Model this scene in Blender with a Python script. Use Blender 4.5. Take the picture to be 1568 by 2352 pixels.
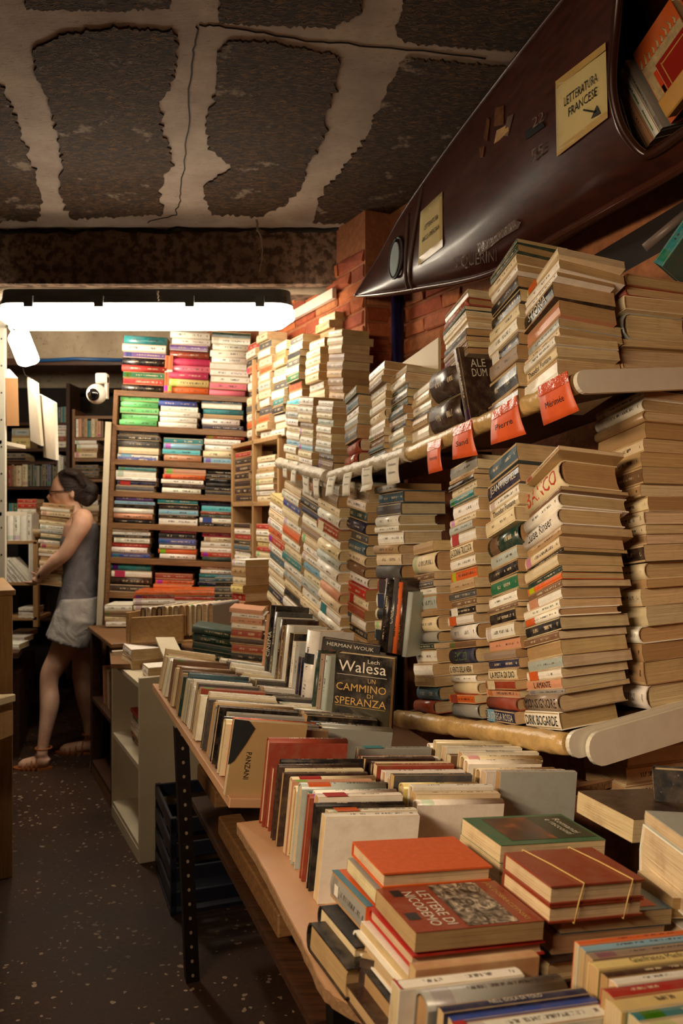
import bpy, bmesh, math, random
from mathutils import Vector, Matrix
random.seed(11)
for o in list(bpy.data.objects): bpy.data.objects.remove(o)
SC = bpy.context.scene
COL = SC.collection
# ------------------------------------------------------------------ camera
F = 1900.0; CX = 784.0; CY = 1176.0; H = 1.41          # focal length in px of the 1568x2352 frame
cam = bpy.data.cameras.new('camera'); cam_o = bpy.data.objects.new('camera', cam); COL.objects.link(cam_o)
cam.sensor_fit = 'VERTICAL'; cam.sensor_height = 36.0; cam.lens = 36.0*F/2352.0
cam_o.location = (0, 0, H); cam_o.rotation_euler = (math.radians(90), 0, 0)
cam.clip_start = .05; cam.clip_end = 60
cam.dof.use_dof = True; cam.dof.focus_distance = 1.95; cam.dof.aperture_fstop = 5.6
SC.camera = cam_o
# ------------------------------------------------------------------ world, lights, exposure
wd = bpy.data.worlds.new('world'); SC.world = wd; wd.use_nodes = True
wd.node_tree.nodes['Background'].inputs[0].default_value = (1.0, .50, .30, 1)
wd.node_tree.nodes['Background'].inputs[1].default_value = .022
def area(name, loc, target, sx, sy, power, col=(1, .80, .56), spread=math.pi):
    l = bpy.data.lights.new(name, 'AREA'); l.shape = 'RECTANGLE'; l.size = sx; l.size_y = sy
    l.energy = power; l.color = col; l.spread = spread
    o = bpy.data.objects.new(name, l); COL.objects.link(o); o.location = loc
    o.rotation_euler = (Vector(target)-Vector(loc)).to_track_quat('-Z', 'Y').to_euler()
    return o
# unseen lamp at the left; height and spread shaped to light the shelf books
area('unseen_left_light', (-1.05, .3, 1.85), (.42, 1.75, 1.2), 1.3, .14, 17.5, (1, .75, .49), math.radians(95))
SC.view_settings.view_transform = 'Standard'; SC.view_settings.look = 'None'
SC.view_settings.exposure = -0.12; SC.view_settings.gamma = 1.0; SC.view_settings.use_curve_mapping = False
LAMP_E = 28.0
# ------------------------------------------------------------------ geometry helpers
Z = Vector((0, 0, 1)); X = Vector((1, 0, 0)); Y = Vector((0, 1, 0))
def P(u, v, d): return Vector(((u-CX)*d/F, d, H-(v-CY)*d/F))
def PZ(u, v, z): return P(u, v, F*(H-z)/(v-CY))
def t_at(p, dv, u):
    k = (u-CX)/F; return (p.x-k*p.y)/(k*dv.y-dv.x)
def s2l(c):
    f = lambda x: x/12.92 if x <= .04045 else ((x+.055)/1.055)**2.4
    return tuple(f(x/255.0) for x in c[:3])+(1.0,)
A = Vector((-.436, .9, 0)).normalized()     # along the aisle, away to the left
B = Vector((.9, .436, 0)).normalized()      # across the aisle, to the right
def frame(o, ex, ey, ez):
    return Matrix(((ex.x, ey.x, ez.x, o.x), (ex.y, ey.y, ez.y, o.y), (ex.z, ey.z, ez.z, o.z), (0, 0, 0, 1)))
def tag(o, label=None, cat=None, group=None, kind=None):
    if label: o['label'] = label
    if cat: o['category'] = cat
    if group: o['group'] = group
    if kind: o['kind'] = kind
    return o
def mesh_obj(name, me, m=None, parent=None, M=None, color=None):
    o = bpy.data.objects.new(name, me); COL.objects.link(o)
    if m is not None and not me.materials: me.materials.append(m)
    if parent: o.parent = parent
    if M is not None: o.matrix_basis = M
    if color: o.color = color
    return o
def empty(name, M=None, loc=None):
    o = bpy.data.objects.new(name, None); COL.objects.link(o); o.empty_display_size = .05
    if M is not None: o.matrix_basis = M
    if loc is not None: o.location = loc
    return o
def pyd(name, V, Fc, smooth=False):
    me = bpy.data.meshes.new(name); me.from_pydata([tuple(v) for v in V], [], Fc); me.update()
    if smooth:
        for p in me.polygons: p.use_smooth = True
    return me
BOXF = [(0, 3, 2, 1), (4, 5, 6, 7), (0, 1, 5, 4), (1, 2, 6, 5), (2, 3, 7, 6), (3, 0, 4, 7)]
class MB:
    """collects shapes of one part into one mesh"""
    def __init__(s): s.v = []; s.f = []; s.sm = []
    def add(s, V, Fc, smooth=False):
        n = len(s.v); s.v += [Vector(v) for v in V]
        for f in Fc: s.f.append(tuple(i+n for i in f)); s.sm.append(smooth)
        return s
    def box(s, o, ex, ey, ez, bevel=0):
        o, ex, ey, ez = Vector(o), Vector(ex), Vector(ey), Vector(ez)
        if bevel:
            bm = bmesh.new()
            vs = [bm.verts.new(o+a*ex+b*ey+c*ez) for a, b, c in ((0,0,0),(1,0,0),(1,1,0),(0,1,0),(0,0,1),(1,0,1),(1,1,1),(0,1,1))]
            for f in BOXF: bm.faces.new([vs[i] for i in f])
            bmesh.ops.recalc_face_normals(bm, faces=bm.faces)
            bmesh.ops.bevel(bm, geom=list(bm.edges), offset=bevel, segments=1, affect='EDGES', profile=.5)
            bm.verts.index_update()
            V = [v.co.copy() for v in bm.verts]; Fc = [tuple(v.index for v in f.verts) for f in bm.faces]; bm.free()
            return s.add(V, Fc)
        return s.add([o, o+ex, o+ex+ey, o+ey, o+ez, o+ex+ez, o+ex+ey+ez, o+ey+ez], BOXF)
    def tube(s, pts, r, seg=10, cap=True, smooth=True):
        pts = [Vector(p) for p in pts]; rs = r if isinstance(r, (list, tuple)) else [r]*len(pts)
        V = []; Fc = []; prev = None
        for i, p in enumerate(pts):
            d = (pts[min(i+1, len(pts)-1)]-pts[max(i-1, 0)]).normalized()
            a = prev if prev else (Z if abs(d.z) < .9 else X)
            n1 = (a-d*a.dot(d)).normalized(); prev = n1; n2 = d.cross(n1)
            for k in range(seg):
                t = 2*math.pi*k/seg; V.append(p+(n1*math.cos(t)+n2*math.sin(t))*rs[i])
        for i in range(len(pts)-1):
            for k in range(seg):
                Fc.append((i*seg+k, i*seg+(k+1) % seg, (i+1)*seg+(k+1) % seg, (i+1)*seg+k))
        s.add(V, Fc, smooth)
        if cap:
            n = len(s.v)-len(V)
            s.f.append(tuple(n+k for k in reversed(range(seg)))); s.sm.append(False)
            s.f.append(tuple(n+(len(pts)-1)*seg+k for k in range(seg))); s.sm.append(False)
        return s
    def sphere(s, c, r, su=14, sv=9, sc=(1, 1, 1), R=None):
        c = Vector(c); V = []; Fc = []
        for j in range(sv+1):
            th = math.pi*j/sv
            for i in range(su):
                ph = 2*math.pi*i/su
                q = Vector((math.sin(th)*math.cos(ph)*sc[0], math.sin(th)*math.sin(ph)*sc[1], math.cos(th)*sc[2]))*r
                V.append(c+(R @ q if R else q))
        for j in range(sv):
            for i in range(su):
                Fc.append((j*su+i, (j+1)*su+i, (j+1)*su+(i+1) % su, j*su+(i+1) % su))
        return s.add(V, Fc, True)
    def prism(s, poly, off, smooth=False):
        poly = [Vector(p) for p in poly]; off = Vector(off); n = len(poly)
        Fc = [tuple(range(n)), tuple(range(2*n-1, n-1, -1))]+[(i, i+n, (i+1) % n+n, (i+1) % n) for i in range(n)]
        return s.add(poly+[p+off for p in poly], Fc, smooth)
    def grid(s, G, thick=None, smooth=True):
        """G: rows of points; thick: offset vector gives it a back"""
        nr, nc = len(G), len(G[0]); V = [p for r in G for p in r]
        Fc = [(i*nc+j, i*nc+j+1, (i+1)*nc+j+1, (i+1)*nc+j) for i in range(nr-1) for j in range(nc-1)]
        if thick is not None:
            n = nr*nc; V = V+[p+Vector(thick) for p in V]
            Fc += [tuple(n+i for i in reversed(f)) for f in Fc]
            ring = [j for j in range(nc)]+[i*nc+nc-1 for i in range(1, nr)]+[(nr-1)*nc+j for j in range(nc-2, -1, -1)]+[i*nc for i in range(nr-2, 0, -1)]
            Fc += [(a, a+n, b+n, b) for a, b in zip(ring, ring[1:]+ring[:1])]
        return s.add(V, Fc, smooth)
    def build(s, name, m, parent=None, M=None, color=None, recalc=True):
        me = bpy.data.meshes.new(name); me.from_pydata([tuple(v) for v in s.v], [], s.f)
        me.polygons.foreach_set('use_smooth', s.sm)
        if recalc:
            bm = bmesh.new(); bm.from_mesh(me); bmesh.ops.recalc_face_normals(bm, faces=bm.faces); bm.to_mesh(me); bm.free()
        me.update()
        return mesh_obj(name, me, m, parent, M, color)
# ------------------------------------------------------------------ lettering (built once, before the scene fills up)
TEXTS = {}
def make_texts(items):
    obs = []
    for key in items:
        cu = bpy.data.curves.new('lettering', 'FONT'); cu.body = key; cu.size = 1.0; cu.resolution_u = 2
        cu.align_x = 'LEFT'; cu.align_y = 'BOTTOM_BASELINE'
        o = bpy.data.objects.new('lettering', cu); COL.objects.link(o); obs.append((key, o, cu))
    dg = bpy.context.evaluated_depsgraph_get(); dg.update()
    for key, o, cu in obs:
        me = o.evaluated_get(dg).to_mesh()
        V = [v.co.copy() for v in me.vertices]; Fc = [tuple(p.vertices) for p in me.polygons]
        if V:
            x0 = min(v.x for v in V); x1 = max(v.x for v in V); y0 = min(v.y for v in V); y1 = max(v.y for v in V)
            TEXTS[key] = ([((v.x-x0)/(x1-x0), (v.y-y0)/(y1-y0)) for v in V], Fc, (x1-x0)/(y1-y0))
        o.evaluated_get(dg).to_mesh_clear()
    for key, o, cu in obs:
        bpy.data.objects.remove(o); bpy.data.curves.remove(cu)
def text_on(fn, key, name, m, parent, M=None):
    """fn maps (0..1, 0..1) of the word's box to a point"""
    V, Fc, asp = TEXTS[key]
    me = pyd(name, [fn(a, b) for a, b in V], Fc)
    return mesh_obj(name, me, m, parent, M)
# ------------------------------------------------------------------ materials
def nodes(name):
    m = bpy.data.materials.new(name); m.use_nodes = True; nt = m.node_tree
    return m, nt, nt.nodes['Principled BSDF']
def N(nt, t, **kw):
    n = nt.nodes.new(t)
    for k, v in kw.items():
        if k in n.inputs: n.inputs[k].default_value = v
        else: setattr(n, k, v)
    return n
def ramp(nt, src, stops, interp='LINEAR'):
    r = nt.nodes.new('ShaderNodeValToRGB'); r.color_ramp.interpolation = interp
    while len(r.color_ramp.elements) < len(stops): r.color_ramp.elements.new(.5)
    for e, (p, c) in zip(r.color_ramp.elements, stops):
        e.position = p; e.color = c if len(c) == 4 else tuple(c)+(1,)
    nt.links.new(src, r.inputs[0]); return r.outputs[0]
def mix(nt, fac, a, b, mode='MIX'):
    n = nt.nodes.new('ShaderNodeMix'); n.data_type = 'RGBA'; n.blend_type = mode
    for i, s in ((0, fac), (6, a), (7, b)):
        if isinstance(s, bpy.types.NodeSocket): nt.links.new(s, n.inputs[i])
        else: n.inputs[i].default_value = s
    return n.outputs[2]
def mth(nt, op, a, b=0.0, c=None):
    n = nt.nodes.new('ShaderNodeMath'); n.operation = op
    for i, s in enumerate((a, b) if c is None else (a, b, c)):
        if isinstance(s, bpy.types.NodeSocket): nt.links.new(s, n.inputs[i])
        else: n.inputs[i].default_value = s
    return n.outputs[0]
def bump(nt, p, h, strength=.3, dist=.01):
    b = nt.nodes.new('ShaderNodeBump'); b.inputs['Strength'].default_value = strength; b.inputs['Distance'].default_value = dist
    nt.links.new(h, b.inputs['Height']); nt.links.new(b.outputs[0], p.inputs['Normal'])
MATS = {}
def mat(name, rgb, rough=.6, var=.25, scale=8, metal=0, bmp=0, stretch=None, rgb2=None, spec=None):
    if name in MATS: return MATS[name]
    m, nt, p = nodes(name); c = s2l(rgb); c2 = s2l(rgb2) if rgb2 else tuple(x*(1-var) for x in c[:3])+(1,)
    tc = N(nt, 'ShaderNodeTexCoord'); mp = N(nt, 'ShaderNodeMapping'); nt.links.new(tc.outputs['Object'], mp.inputs[0])
    if stretch: mp.inputs['Scale'].default_value = stretch
    nz = N(nt, 'ShaderNodeTexNoise', Scale=scale, Detail=5.0, Roughness=.6); nt.links.new(mp.outputs[0], nz.inputs['Vector'])
    nt.links.new(ramp(nt, nz.outputs[0], [(.3, c2), (.7, c)]), p.inputs['Base Color'])
    p.inputs['Roughness'].default_value = rough; p.inputs['Metallic'].default_value = metal
    if spec is not None: p.inputs['Specular IOR Level'].default_value = spec
    if bmp: bump(nt, p, nz.outputs[0], bmp)
    MATS[name] = m; return m
def flat(name, rgb, rough=.6):
    return mat(name, rgb, rough, .12, 60)
def mat_wood(name, rgb, rgb2, rough=.5, ax=0, sc=6):
    if name in MATS: return MATS[name]
    m, nt, p = nodes(name); tc = N(nt, 'ShaderNodeTexCoord'); mp = N(nt, 'ShaderNodeMapping')
    nt.links.new(tc.outputs['Object'], mp.inputs[0]); s = [14, 14, 14]; s[ax] = 1.2; mp.inputs['Scale'].default_value = s
    nz = N(nt, 'ShaderNodeTexNoise', Scale=sc, Detail=6.0, Roughness=.65, Distortion=.6); nt.links.new(mp.outputs[0], nz.inputs['Vector'])
    nz2 = N(nt, 'ShaderNodeTexNoise', Scale=3.0, Detail=3.0); nt.links.new(tc.outputs['Object'], nz2.inputs['Vector'])
    c = ramp(nt, nz.outputs[0], [(.3, s2l(rgb2)), (.68, s2l(rgb))])
    nt.links.new(mix(nt, mth(nt, 'MULTIPLY', nz2.outputs[0], .5), c, s2l(rgb2)), p.inputs['Base Color'])
    p.inputs['Roughness'].default_value = rough; bump(nt, p, nz.outputs[0], .15, .004)
    MATS[name] = m; return m
def mat_cover(name, gloss, attr=False):
    """book cover: the book's own colour, spine lettering laid out on the spine's uv, scuffs"""
    m, nt, p = nodes(name); tc = N(nt, 'ShaderNodeTexCoord')
    if attr: oi = N(nt, 'ShaderNodeAttribute', attribute_name='book_colour'); rnd = oi.outputs['Alpha']
    else: oi = N(nt, 'ShaderNodeObjectInfo'); rnd = oi.outputs['Random']
    uv = N(nt, 'ShaderNodeSeparateXYZ'); nt.links.new(tc.outputs['UV'], uv.inputs[0]); u, v = uv.outputs[0], uv.outputs[1]
    sep = N(nt, 'ShaderNodeRGBToBW'); nt.links.new(oi.outputs['Color'], sep.inputs[0])
    dark = mth(nt, 'LESS_THAN', sep.outputs[0], .16)
    tcol = mix(nt, dark, (.035, .022, .016, 1), (.62, .50, .32, 1))
    cb = N(nt, 'ShaderNodeCombineXYZ'); nt.links.new(mth(nt, 'MULTIPLY', u, 70.0), cb.inputs[0]); nt.links.new(mth(nt, 'MULTIPLY', v, 3.0), cb.inputs[1]); nt.links.new(mth(nt, 'MULTIPLY', rnd, 97.0), cb.inputs[2])
    nz = N(nt, 'ShaderNodeTexNoise', Scale=1.0, Detail=1.0); nt.links.new(cb.outputs[0], nz.inputs['Vector'])
    glyph = mth(nt, 'GREATER_THAN', nz.outputs[0], .5)
    h0 = mth(nt, 'MULTIPLY_ADD', rnd, .09, .07)
    inv = mth(nt, 'LESS_THAN', mth(nt, 'ABSOLUTE', mth(nt, 'SUBTRACT', v, .5)), h0)
    # two runs of words
    r2 = mth(nt, 'FRACT', mth(nt, 'MULTIPLY', rnd, 7.31)); r3 = mth(nt, 'FRACT', mth(nt, 'MULTIPLY', rnd, 23.7))
    a = mth(nt, 'LESS_THAN', mth(nt, 'ABSOLUTE', mth(nt, 'SUBTRACT', u, mth(nt, 'MULTIPLY_ADD', r2, .15, .25))), mth(nt, 'MULTIPLY_ADD', r3, .08, .05))
    b = mth(nt, 'LESS_THAN', mth(nt, 'ABSOLUTE', mth(nt, 'SUBTRACT', u, mth(nt, 'MULTIPLY_ADD', r3, .1, .62))), mth(nt, 'MULTIPLY_ADD', r2, .12, .08))
    e = mth(nt, 'LESS_THAN', mth(nt, 'ABSOLUTE', mth(nt, 'SUBTRACT', u, .93)), .018)
    runs = mth(nt, 'MAXIMUM', mth(nt, 'MAXIMUM', a, b), e)
    has = mth(nt, 'LESS_THAN', r3, .8)
    txt = mth(nt, 'MULTIPLY', mth(nt, 'MULTIPLY', mth(nt, 'MULTIPLY', glyph, inv), runs), has)
    # colour block on some spines
    blk = mth(nt, 'MULTIPLY', mth(nt, 'GREATER_THAN', r2, .78), mth(nt, 'LESS_THAN', mth(nt, 'ABSOLUTE', mth(nt, 'SUBTRACT', u, .12)), .07))
    hs = N(nt, 'ShaderNodeHueSaturation', Saturation=1.2, Value=.75); nt.links.new(mth(nt, 'ADD', .25, mth(nt, 'MULTIPLY', r3, .5)), hs.inputs['Hue']); nt.links.new(oi.outputs['Color'], hs.inputs['Color'])
    base = mix(nt, blk, oi.outputs['Color'], hs.outputs[0])
    # age: soft blotches and pale scuffs
    mp = N(nt, 'ShaderNodeVectorMath', operation='ADD'); nt.links.new(tc.outputs['Object'], mp.inputs[0]); nt.links.new(rnd, mp.inputs[1])
    n2 = N(nt, 'ShaderNodeTexNoise', Scale=28.0, Detail=6.0, Roughness=.7); nt.links.new(mp.outputs[0], n2.inputs['Vector'])
    base = mix(nt, ramp(nt, n2.outputs[0], [(.45, (0, 0, 0)), (.8, (.34, .34, .34))]), base, (.30, .21, .13, 1))
    n3 = N(nt, 'ShaderNodeTexNoise', Scale=110.0, Detail=4.0, Roughness=.75); nt.links.new(mp.outputs[0], n3.inputs['Vector'])
    base = mix(nt, ramp(nt, n3.outputs[0], [(.66, (0, 0, 0)), (.74, (.35, .35, .35))]), base, (.55, .45, .34, 1))
    col = mix(nt, mth(nt, 'MULTIPLY', txt, .85), base, tcol)
    nt.links.new(col, p.inputs['Base Color'])
    nt.links.new(ramp(nt, n2.outputs[0], [(.3, (gloss,)*3), (.75, (min(1, gloss+.25),)*3)]), p.inputs['Roughness'])
    bump(nt, p, n3.outputs[0], .08, .002)
    MATS[name] = m; return m
def mat_pages(name='page_edges', attr=False):
    m, nt, p = nodes(name); oi = N(nt, 'ShaderNodeAttribute', attribute_name='book_colour') if attr else N(nt, 'ShaderNodeObjectInfo'); tc = N(nt, 'ShaderNodeTexCoord')
    mp = N(nt, 'ShaderNodeMapping'); nt.links.new(tc.outputs['Object'], mp.inputs[0]); mp.inputs['Scale'].default_value = (6, 6, 900)
    nz = N(nt, 'ShaderNodeTexNoise', Scale=1.0, Detail=3.0, Roughness=.7); nt.links.new(mp.outputs[0], nz.inputs['Vector'])
    n2 = N(nt, 'ShaderNodeTexNoise', Scale=22.0, Detail=4.0); nt.links.new(tc.outputs['Object'], n2.inputs['Vector'])
    c = mix(nt, ramp(nt, nz.outputs[0], [(.32, (.75,)*3), (.62, (0, 0, 0))]), oi.outputs['Color'], (.22, .12, .055, 1))
    c = mix(nt, ramp(nt, n2.outputs[0], [(.5, (0, 0, 0)), (.8, (.55,)*3)]), c, (.26, .15, .07, 1))
    nt.links.new(c, p.inputs['Base Color']); p.inputs['Roughness'].default_value = .85
    p.inputs['Specular IOR Level'].default_value = .2; bump(nt, p, nz.outputs[0], .35, .001)
    MATS[name] = m; return m
def mat_emit(name, col, st):
    m, nt, p = nodes(name); p.inputs['Base Color'].default_value = (.9, .9, .85, 1)
    p.inputs['Emission Color'].default_value = col; p.inputs['Emission Strength'].default_value = st
    MATS[name] = m; return m
def mat_objcol(name, rough=.8, amt=.5, scale=30, bmp=.5):
    m, nt, p = nodes(name); oi = N(nt, 'ShaderNodeObjectInfo'); tc = N(nt, 'ShaderNodeTexCoord')
    va = N(nt, 'ShaderNodeVectorMath', operation='ADD'); nt.links.new(tc.outputs['Object'], va.inputs[0]); nt.links.new(oi.outputs['Random'], va.inputs[1])
    nz = N(nt, 'ShaderNodeTexNoise', Scale=scale, Detail=6.0, Roughness=.7); nt.links.new(va.outputs[0], nz.inputs['Vector'])
    hs = N(nt, 'ShaderNodeHueSaturation', Value=1-amt); nt.links.new(oi.outputs['Color'], hs.inputs['Color'])
    nt.links.new(mix(nt, ramp(nt, nz.outputs[0], [(.35, (1, 1, 1)), (.65, (0, 0, 0))]), oi.outputs['Color'], hs.outputs[0]), p.inputs['Base Color'])
    p.inputs['Roughness'].default_value = rough; bump(nt, p, nz.outputs[0], bmp, .006)
    MATS[name] = m; return m
COV = mat_cover('book_cover_matt', .5); COVG = mat_cover('book_cover_gloss', .2); PAGES = mat_pages(); COVA = mat_cover('book_cover_far', .45, True); PAGEA = mat_pages('page_edges_far', True)
CLOTH = mat_objcol('bookcloth', .7, .2, 140, .15)
INK = flat('black_ink', (18, 14, 12)); GOLD = flat('gold_lettering', (206, 160, 84)); WHITEINK = flat('white_lettering', (226, 216, 196))
REDINK = flat('red_lettering', (190, 60, 36)); GREENINK = flat('green_lettering', (96, 130, 60))
PAPERW = mat('white_paper', (222, 214, 196), .8, .1, 30); PAPERY = mat('yellowed_paper', (206, 186, 128), .8, .12, 14)
PAPERO = mat('orange_paper', (222, 92, 40), .45, .2, 24); TAPE = mat('yellowed_tape', (212, 174, 112), .3, .4, 26, bmp=.5)
WOODL = mat_wood('light_pine', (196, 158, 108), (156, 116, 72)); WOODM = mat_wood('brown_wood', (150, 108, 66), (104, 70, 40))
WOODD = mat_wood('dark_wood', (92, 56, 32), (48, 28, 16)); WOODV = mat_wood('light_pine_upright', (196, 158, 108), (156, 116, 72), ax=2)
CREAM = mat('cream_laminate', (206, 192, 164), .5, .15, 6); CHIP = mat('chipboard', (150, 112, 74), .8, .4, 90, bmp=.4)
LAMIN = mat('beige_tabletop', (196, 150, 112), .45, .15, 10); WMETAL = mat('white_enamel', (232, 226, 208), .35, .12, 16)
STEEL = mat('dark_steel', (44, 34, 30), .5, .4, 30, .6); BLACK = mat('black_plastic', (16, 15, 16), .4, .3, 20)
DARKB = mat('dark_board_and_shade', (34, 22, 16), .8, .4, 8)  # back panels, and the sheet and block painted as shade
# ------------------------------------------------------------------ books
PAL = {'w': ((238, 232, 218), 'white'), 'c': ((224, 206, 168), 'cream'), 't': ((178, 144, 100), 'tan'), 'k': ((118, 86, 60), 'brown'),
       'd': ((58, 38, 30), 'dark brown'), 'b': ((22, 20, 22), 'black'), 'g': ((146, 144, 136), 'grey'), 's': ((78, 76, 76), 'charcoal'),
       'n': ((34, 36, 66), 'navy'), 'u': ((50, 70, 146), 'blue'), 'l': ((130, 176, 200), 'pale blue'), 'e': ((40, 124, 128), 'teal'),
       'a': ((84, 186, 196), 'aqua'), 'v': ((38, 104, 70), 'green'), 'x': ((34, 60, 52), 'dark green'), 'j': ((104, 196, 116), 'light green'),
       'p': ((104, 72, 136), 'purple'), 'm': ((192, 44, 90), 'magenta'), 'q': ((226, 112, 132), 'pink'), 'r': ((176, 34, 26), 'red'),
       'R': ((146, 58, 36), 'rust red'), 'o': ((216, 96, 34), 'orange'), 'y': ((222, 200, 130), 'yellow'), 'z': ((206, 146, 112), 'salmon'),
       'f': ((60, 90, 104), 'slate blue'), 'G': ((176, 184, 176), 'pale grey'), 'T': ((150, 128, 108), 'taupe')}
ONES = ['zeroth', 'first', 'second', 'third', 'fourth', 'fifth', 'sixth', 'seventh', 'eighth', 'ninth', 'tenth', 'eleventh', 'twelfth', 'thirteenth',
        'fourteenth', 'fifteenth', 'sixteenth', 'seventeenth', 'eighteenth', 'nineteenth']
TENS = {2: 'twent', 3: 'thirt', 4: 'fort', 5: 'fift', 6: 'sixt'}
def ordw(n):
    if n < 20: return ONES[n]
    return TENS[n//10]+'ieth' if n % 10 == 0 else TENS[n//10]+'y-'+ONES[n % 10]
def jit(c, a=.08):
    k = 1+random.uniform(-a, a); return tuple(min(1, max(0, x*k*(1+random.uniform(-a, a)*.4))) for x in c[:3])+(1,)
PAGEC = [s2l((214, 190, 146)), s2l((196, 164, 116)), s2l((222, 202, 162)), s2l((182, 146, 98)), s2l((204, 176, 130))]
def cover_mesh(L, W, T, hard, rnd):
    c = min(.0026, T*.16) if hard else min(.0009, T*.1)
    g = (T*.34 if rnd else T*.06+.0006); n = 6 if rnd else 2
    prof = [(W, 0), (g, 0)]; inn = [(W, c), (g+c*.3, c)]
    for k in range(1, n):
        ph = -math.pi/2+math.pi*k/n
        prof.append((g-g*math.cos(ph), T/2+T/2*math.sin(ph)))
        inn.append((g+c-(g)*math.cos(ph), T/2+(T/2-c)*math.sin(ph)))
    prof += [(g, T), (W, T)]; inn += [(g+c*.3, T-c), (W, T-c)]
    m = len(prof); V = []
    for x in (0, L):
        V += [(x, y, z) for y, z in prof]+[(x, y, z) for y, z in inn]
    Fc = []; sp = []
    for i in range(m-1):
        Fc.append((i, 2*m+i, 2*m+i+1, i+1)); sp.append(1 <= i <= m-3)
    for i in range(m-1):
        Fc.append((m+i+1, 3*m+i+1, 3*m+i, m+i)); sp.append(False)
        Fc.append((i, i+1, m+i+1, m+i)); sp.append(False)
        Fc.append((2*m+i+1, 2*m+i, 3*m+i, 3*m+i+1)); sp.append(False)
    for i in (0, m-1):
        Fc.append((i, m+i, 3*m+i, 2*m+i) if i == 0 else (m+i, i, 2*m+i, 3*m+i)); sp.append(False)
    me = bpy.data.meshes.new('cover'); me.from_pydata(V, [], Fc); uvl = me.uv_layers.new(name='UVMap')
    for p, s in zip(me.polygons, sp):
        for li in p.loop_indices:
            if s:
                co = V[me.loops[li].vertex_index]; uvl.data[li].uv = (co[0]/L, co[2]/T)
            else: uvl.data[li].uv = (-5, -5)
        if s and rnd: p.use_smooth = True
    me.update(); return me, c, g
def page_mesh(L, W, T, c, g, hard, rnd):
    e = .0032 if hard else .0004
    y0 = g*.75; y1 = W-e; k = .0035 if (rnd and hard) else 0
    V = []
    for x in (e, L-e):
        V += [(x, y0, c), (x, y1, c), (x, y1-k, T*.3), (x, y1-k, T*.7), (x, y1, T-c), (x, y0, T-c)]
    Fc = [(5, 4, 3, 2, 1, 0), (6, 7, 8, 9, 10, 11)]+[(i, (i+1) % 6, (i+1) % 6+6, i+6) for i in range(6)]
    me = bpy.data.meshes.new('page_block'); me.from_pydata(V, [], Fc); me.update(); return me
NBOOK = [0]
STUFF_G = set(); SV, SF, SM, SCOL, SUV = [], [], [], [], []
def stuff_book(M, L, W, T, rgb, hard, rnd, pc):
    """book of the far mass: its geometry joins one object"""
    cm, c, g = cover_mesh(L, W, T, hard, rnd); pm = page_mesh(L, W, T, c, g, hard, rnd); r = random.random()
    for me, mi, col in ((cm, 0, jit(s2l(rgb))), (pm, 1, jit(pc, .12))):
        n = len(SV); SV.extend(tuple(M @ v.co) for v in me.vertices); uvd = me.uv_layers[0].data if me.uv_layers else None
        for p in me.polygons:
            SF.append(tuple(n+i for i in p.vertices)); SM.append(mi); SCOL.append(col[:3]+(r,))
            for li in p.loop_indices: SUV.append(tuple(uvd[li].uv) if uvd else (-5, -5))
        bpy.data.meshes.remove(me)
def build_stuff():
    me = bpy.data.meshes.new('far_books'); me.from_pydata(SV, [], SF); me.materials.append(COVA); me.materials.append(PAGEA)
    me.polygons.foreach_set('material_index', SM)
    at = me.attributes.new('book_colour', 'FLOAT_COLOR', 'FACE'); at.data.foreach_set('color', [x for c in SCOL for x in c])
    ul = me.uv_layers.new(name='UVMap'); ul.data.foreach_set('uv', [x for c in SUV for x in c]); me.update()
    o = mesh_obj('far_books', me); tag(o, 'mass of small stacked books on the farther shelves, crates and bookcases', 'books', kind='stuff')
def book(M, L, W, T, code, label, group, hard=False, rnd=None, gloss=None, title=None, tmat=None, ts=.55, tx=.5, cloth=False, name='book', page=None, band=None, cmat=None, blank=False):
    rnd = hard and random.random() < .75 if rnd is None else rnd
    rgb = PAL[code][0] if isinstance(code, str) else code
    if group in STUFF_G: stuff_book(M, L, W, T, rgb, hard, rnd, page or random.choice(PAGEC)); return None
    kd = 'hardback' if hard else 'paperback'
    root = empty(kd if name == 'book' else name, M); tag(root, label, kd, group)
    cm, c, g = cover_mesh(L, W, T, hard, rnd)
    if title or blank:
        for l in cm.uv_layers[0].data: l.uv = (-5, -5)
    gl = (random.random() < .4) if gloss is None else gloss
    mesh_obj('cover', cm, cmat or (CLOTH if cloth else (COVG if gl else COV)), root, color=jit(s2l(rgb)))
    pc = page or random.choice(PAGEC)
    mesh_obj('page_block', page_mesh(L, W, T, c, g, hard, rnd), PAGES, root, color=jit(pc, .12))
    if title:
        V, Fc, asp = TEXTS[title]; h = T*ts; w = min(h*asp*.8, L*.9); x0 = L*tx-w/2; z0 = (T-h)/2
        x0 = min(max(x0, L*.03), L*.97-w)
        def fn(a, b):
            z = z0+b*h; y = g-g*math.sqrt(max(0, 1-((z-T/2)/(T/2))**2)) if rnd else 0
            return (x0+a*w, y-.0007, z)
        text_on(fn, title, 'title', tmat or (REDINK if title == 'BANCO' else None) or (GREENINK if title == 'EMILIO' else None) or (WHITEINK if sum(rgb) < 260 else INK), root)
    if band:
        u0, u1, bc = band; V = []; n = 6
        for x in (u0*L, u1*L):
            for k in range(n+1):
                ph = -math.pi/2+math.pi*k/n; z = T/2+T/2*math.sin(ph)*.98
                y = (g-g*math.cos(ph) if rnd else 0)-.0004; V.append((x, y, z))
        mesh_obj('spine_label', pyd('spine_label', V, [(k, n+1+k, n+2+k, k+1) for k in range(n)]), CLOTH, root, color=s2l(PAL[bc][0]))
    NBOOK[0] += 1
    return root
def rotz_about(ax, a): return Matrix.Rotation(a, 3, ax)
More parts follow.
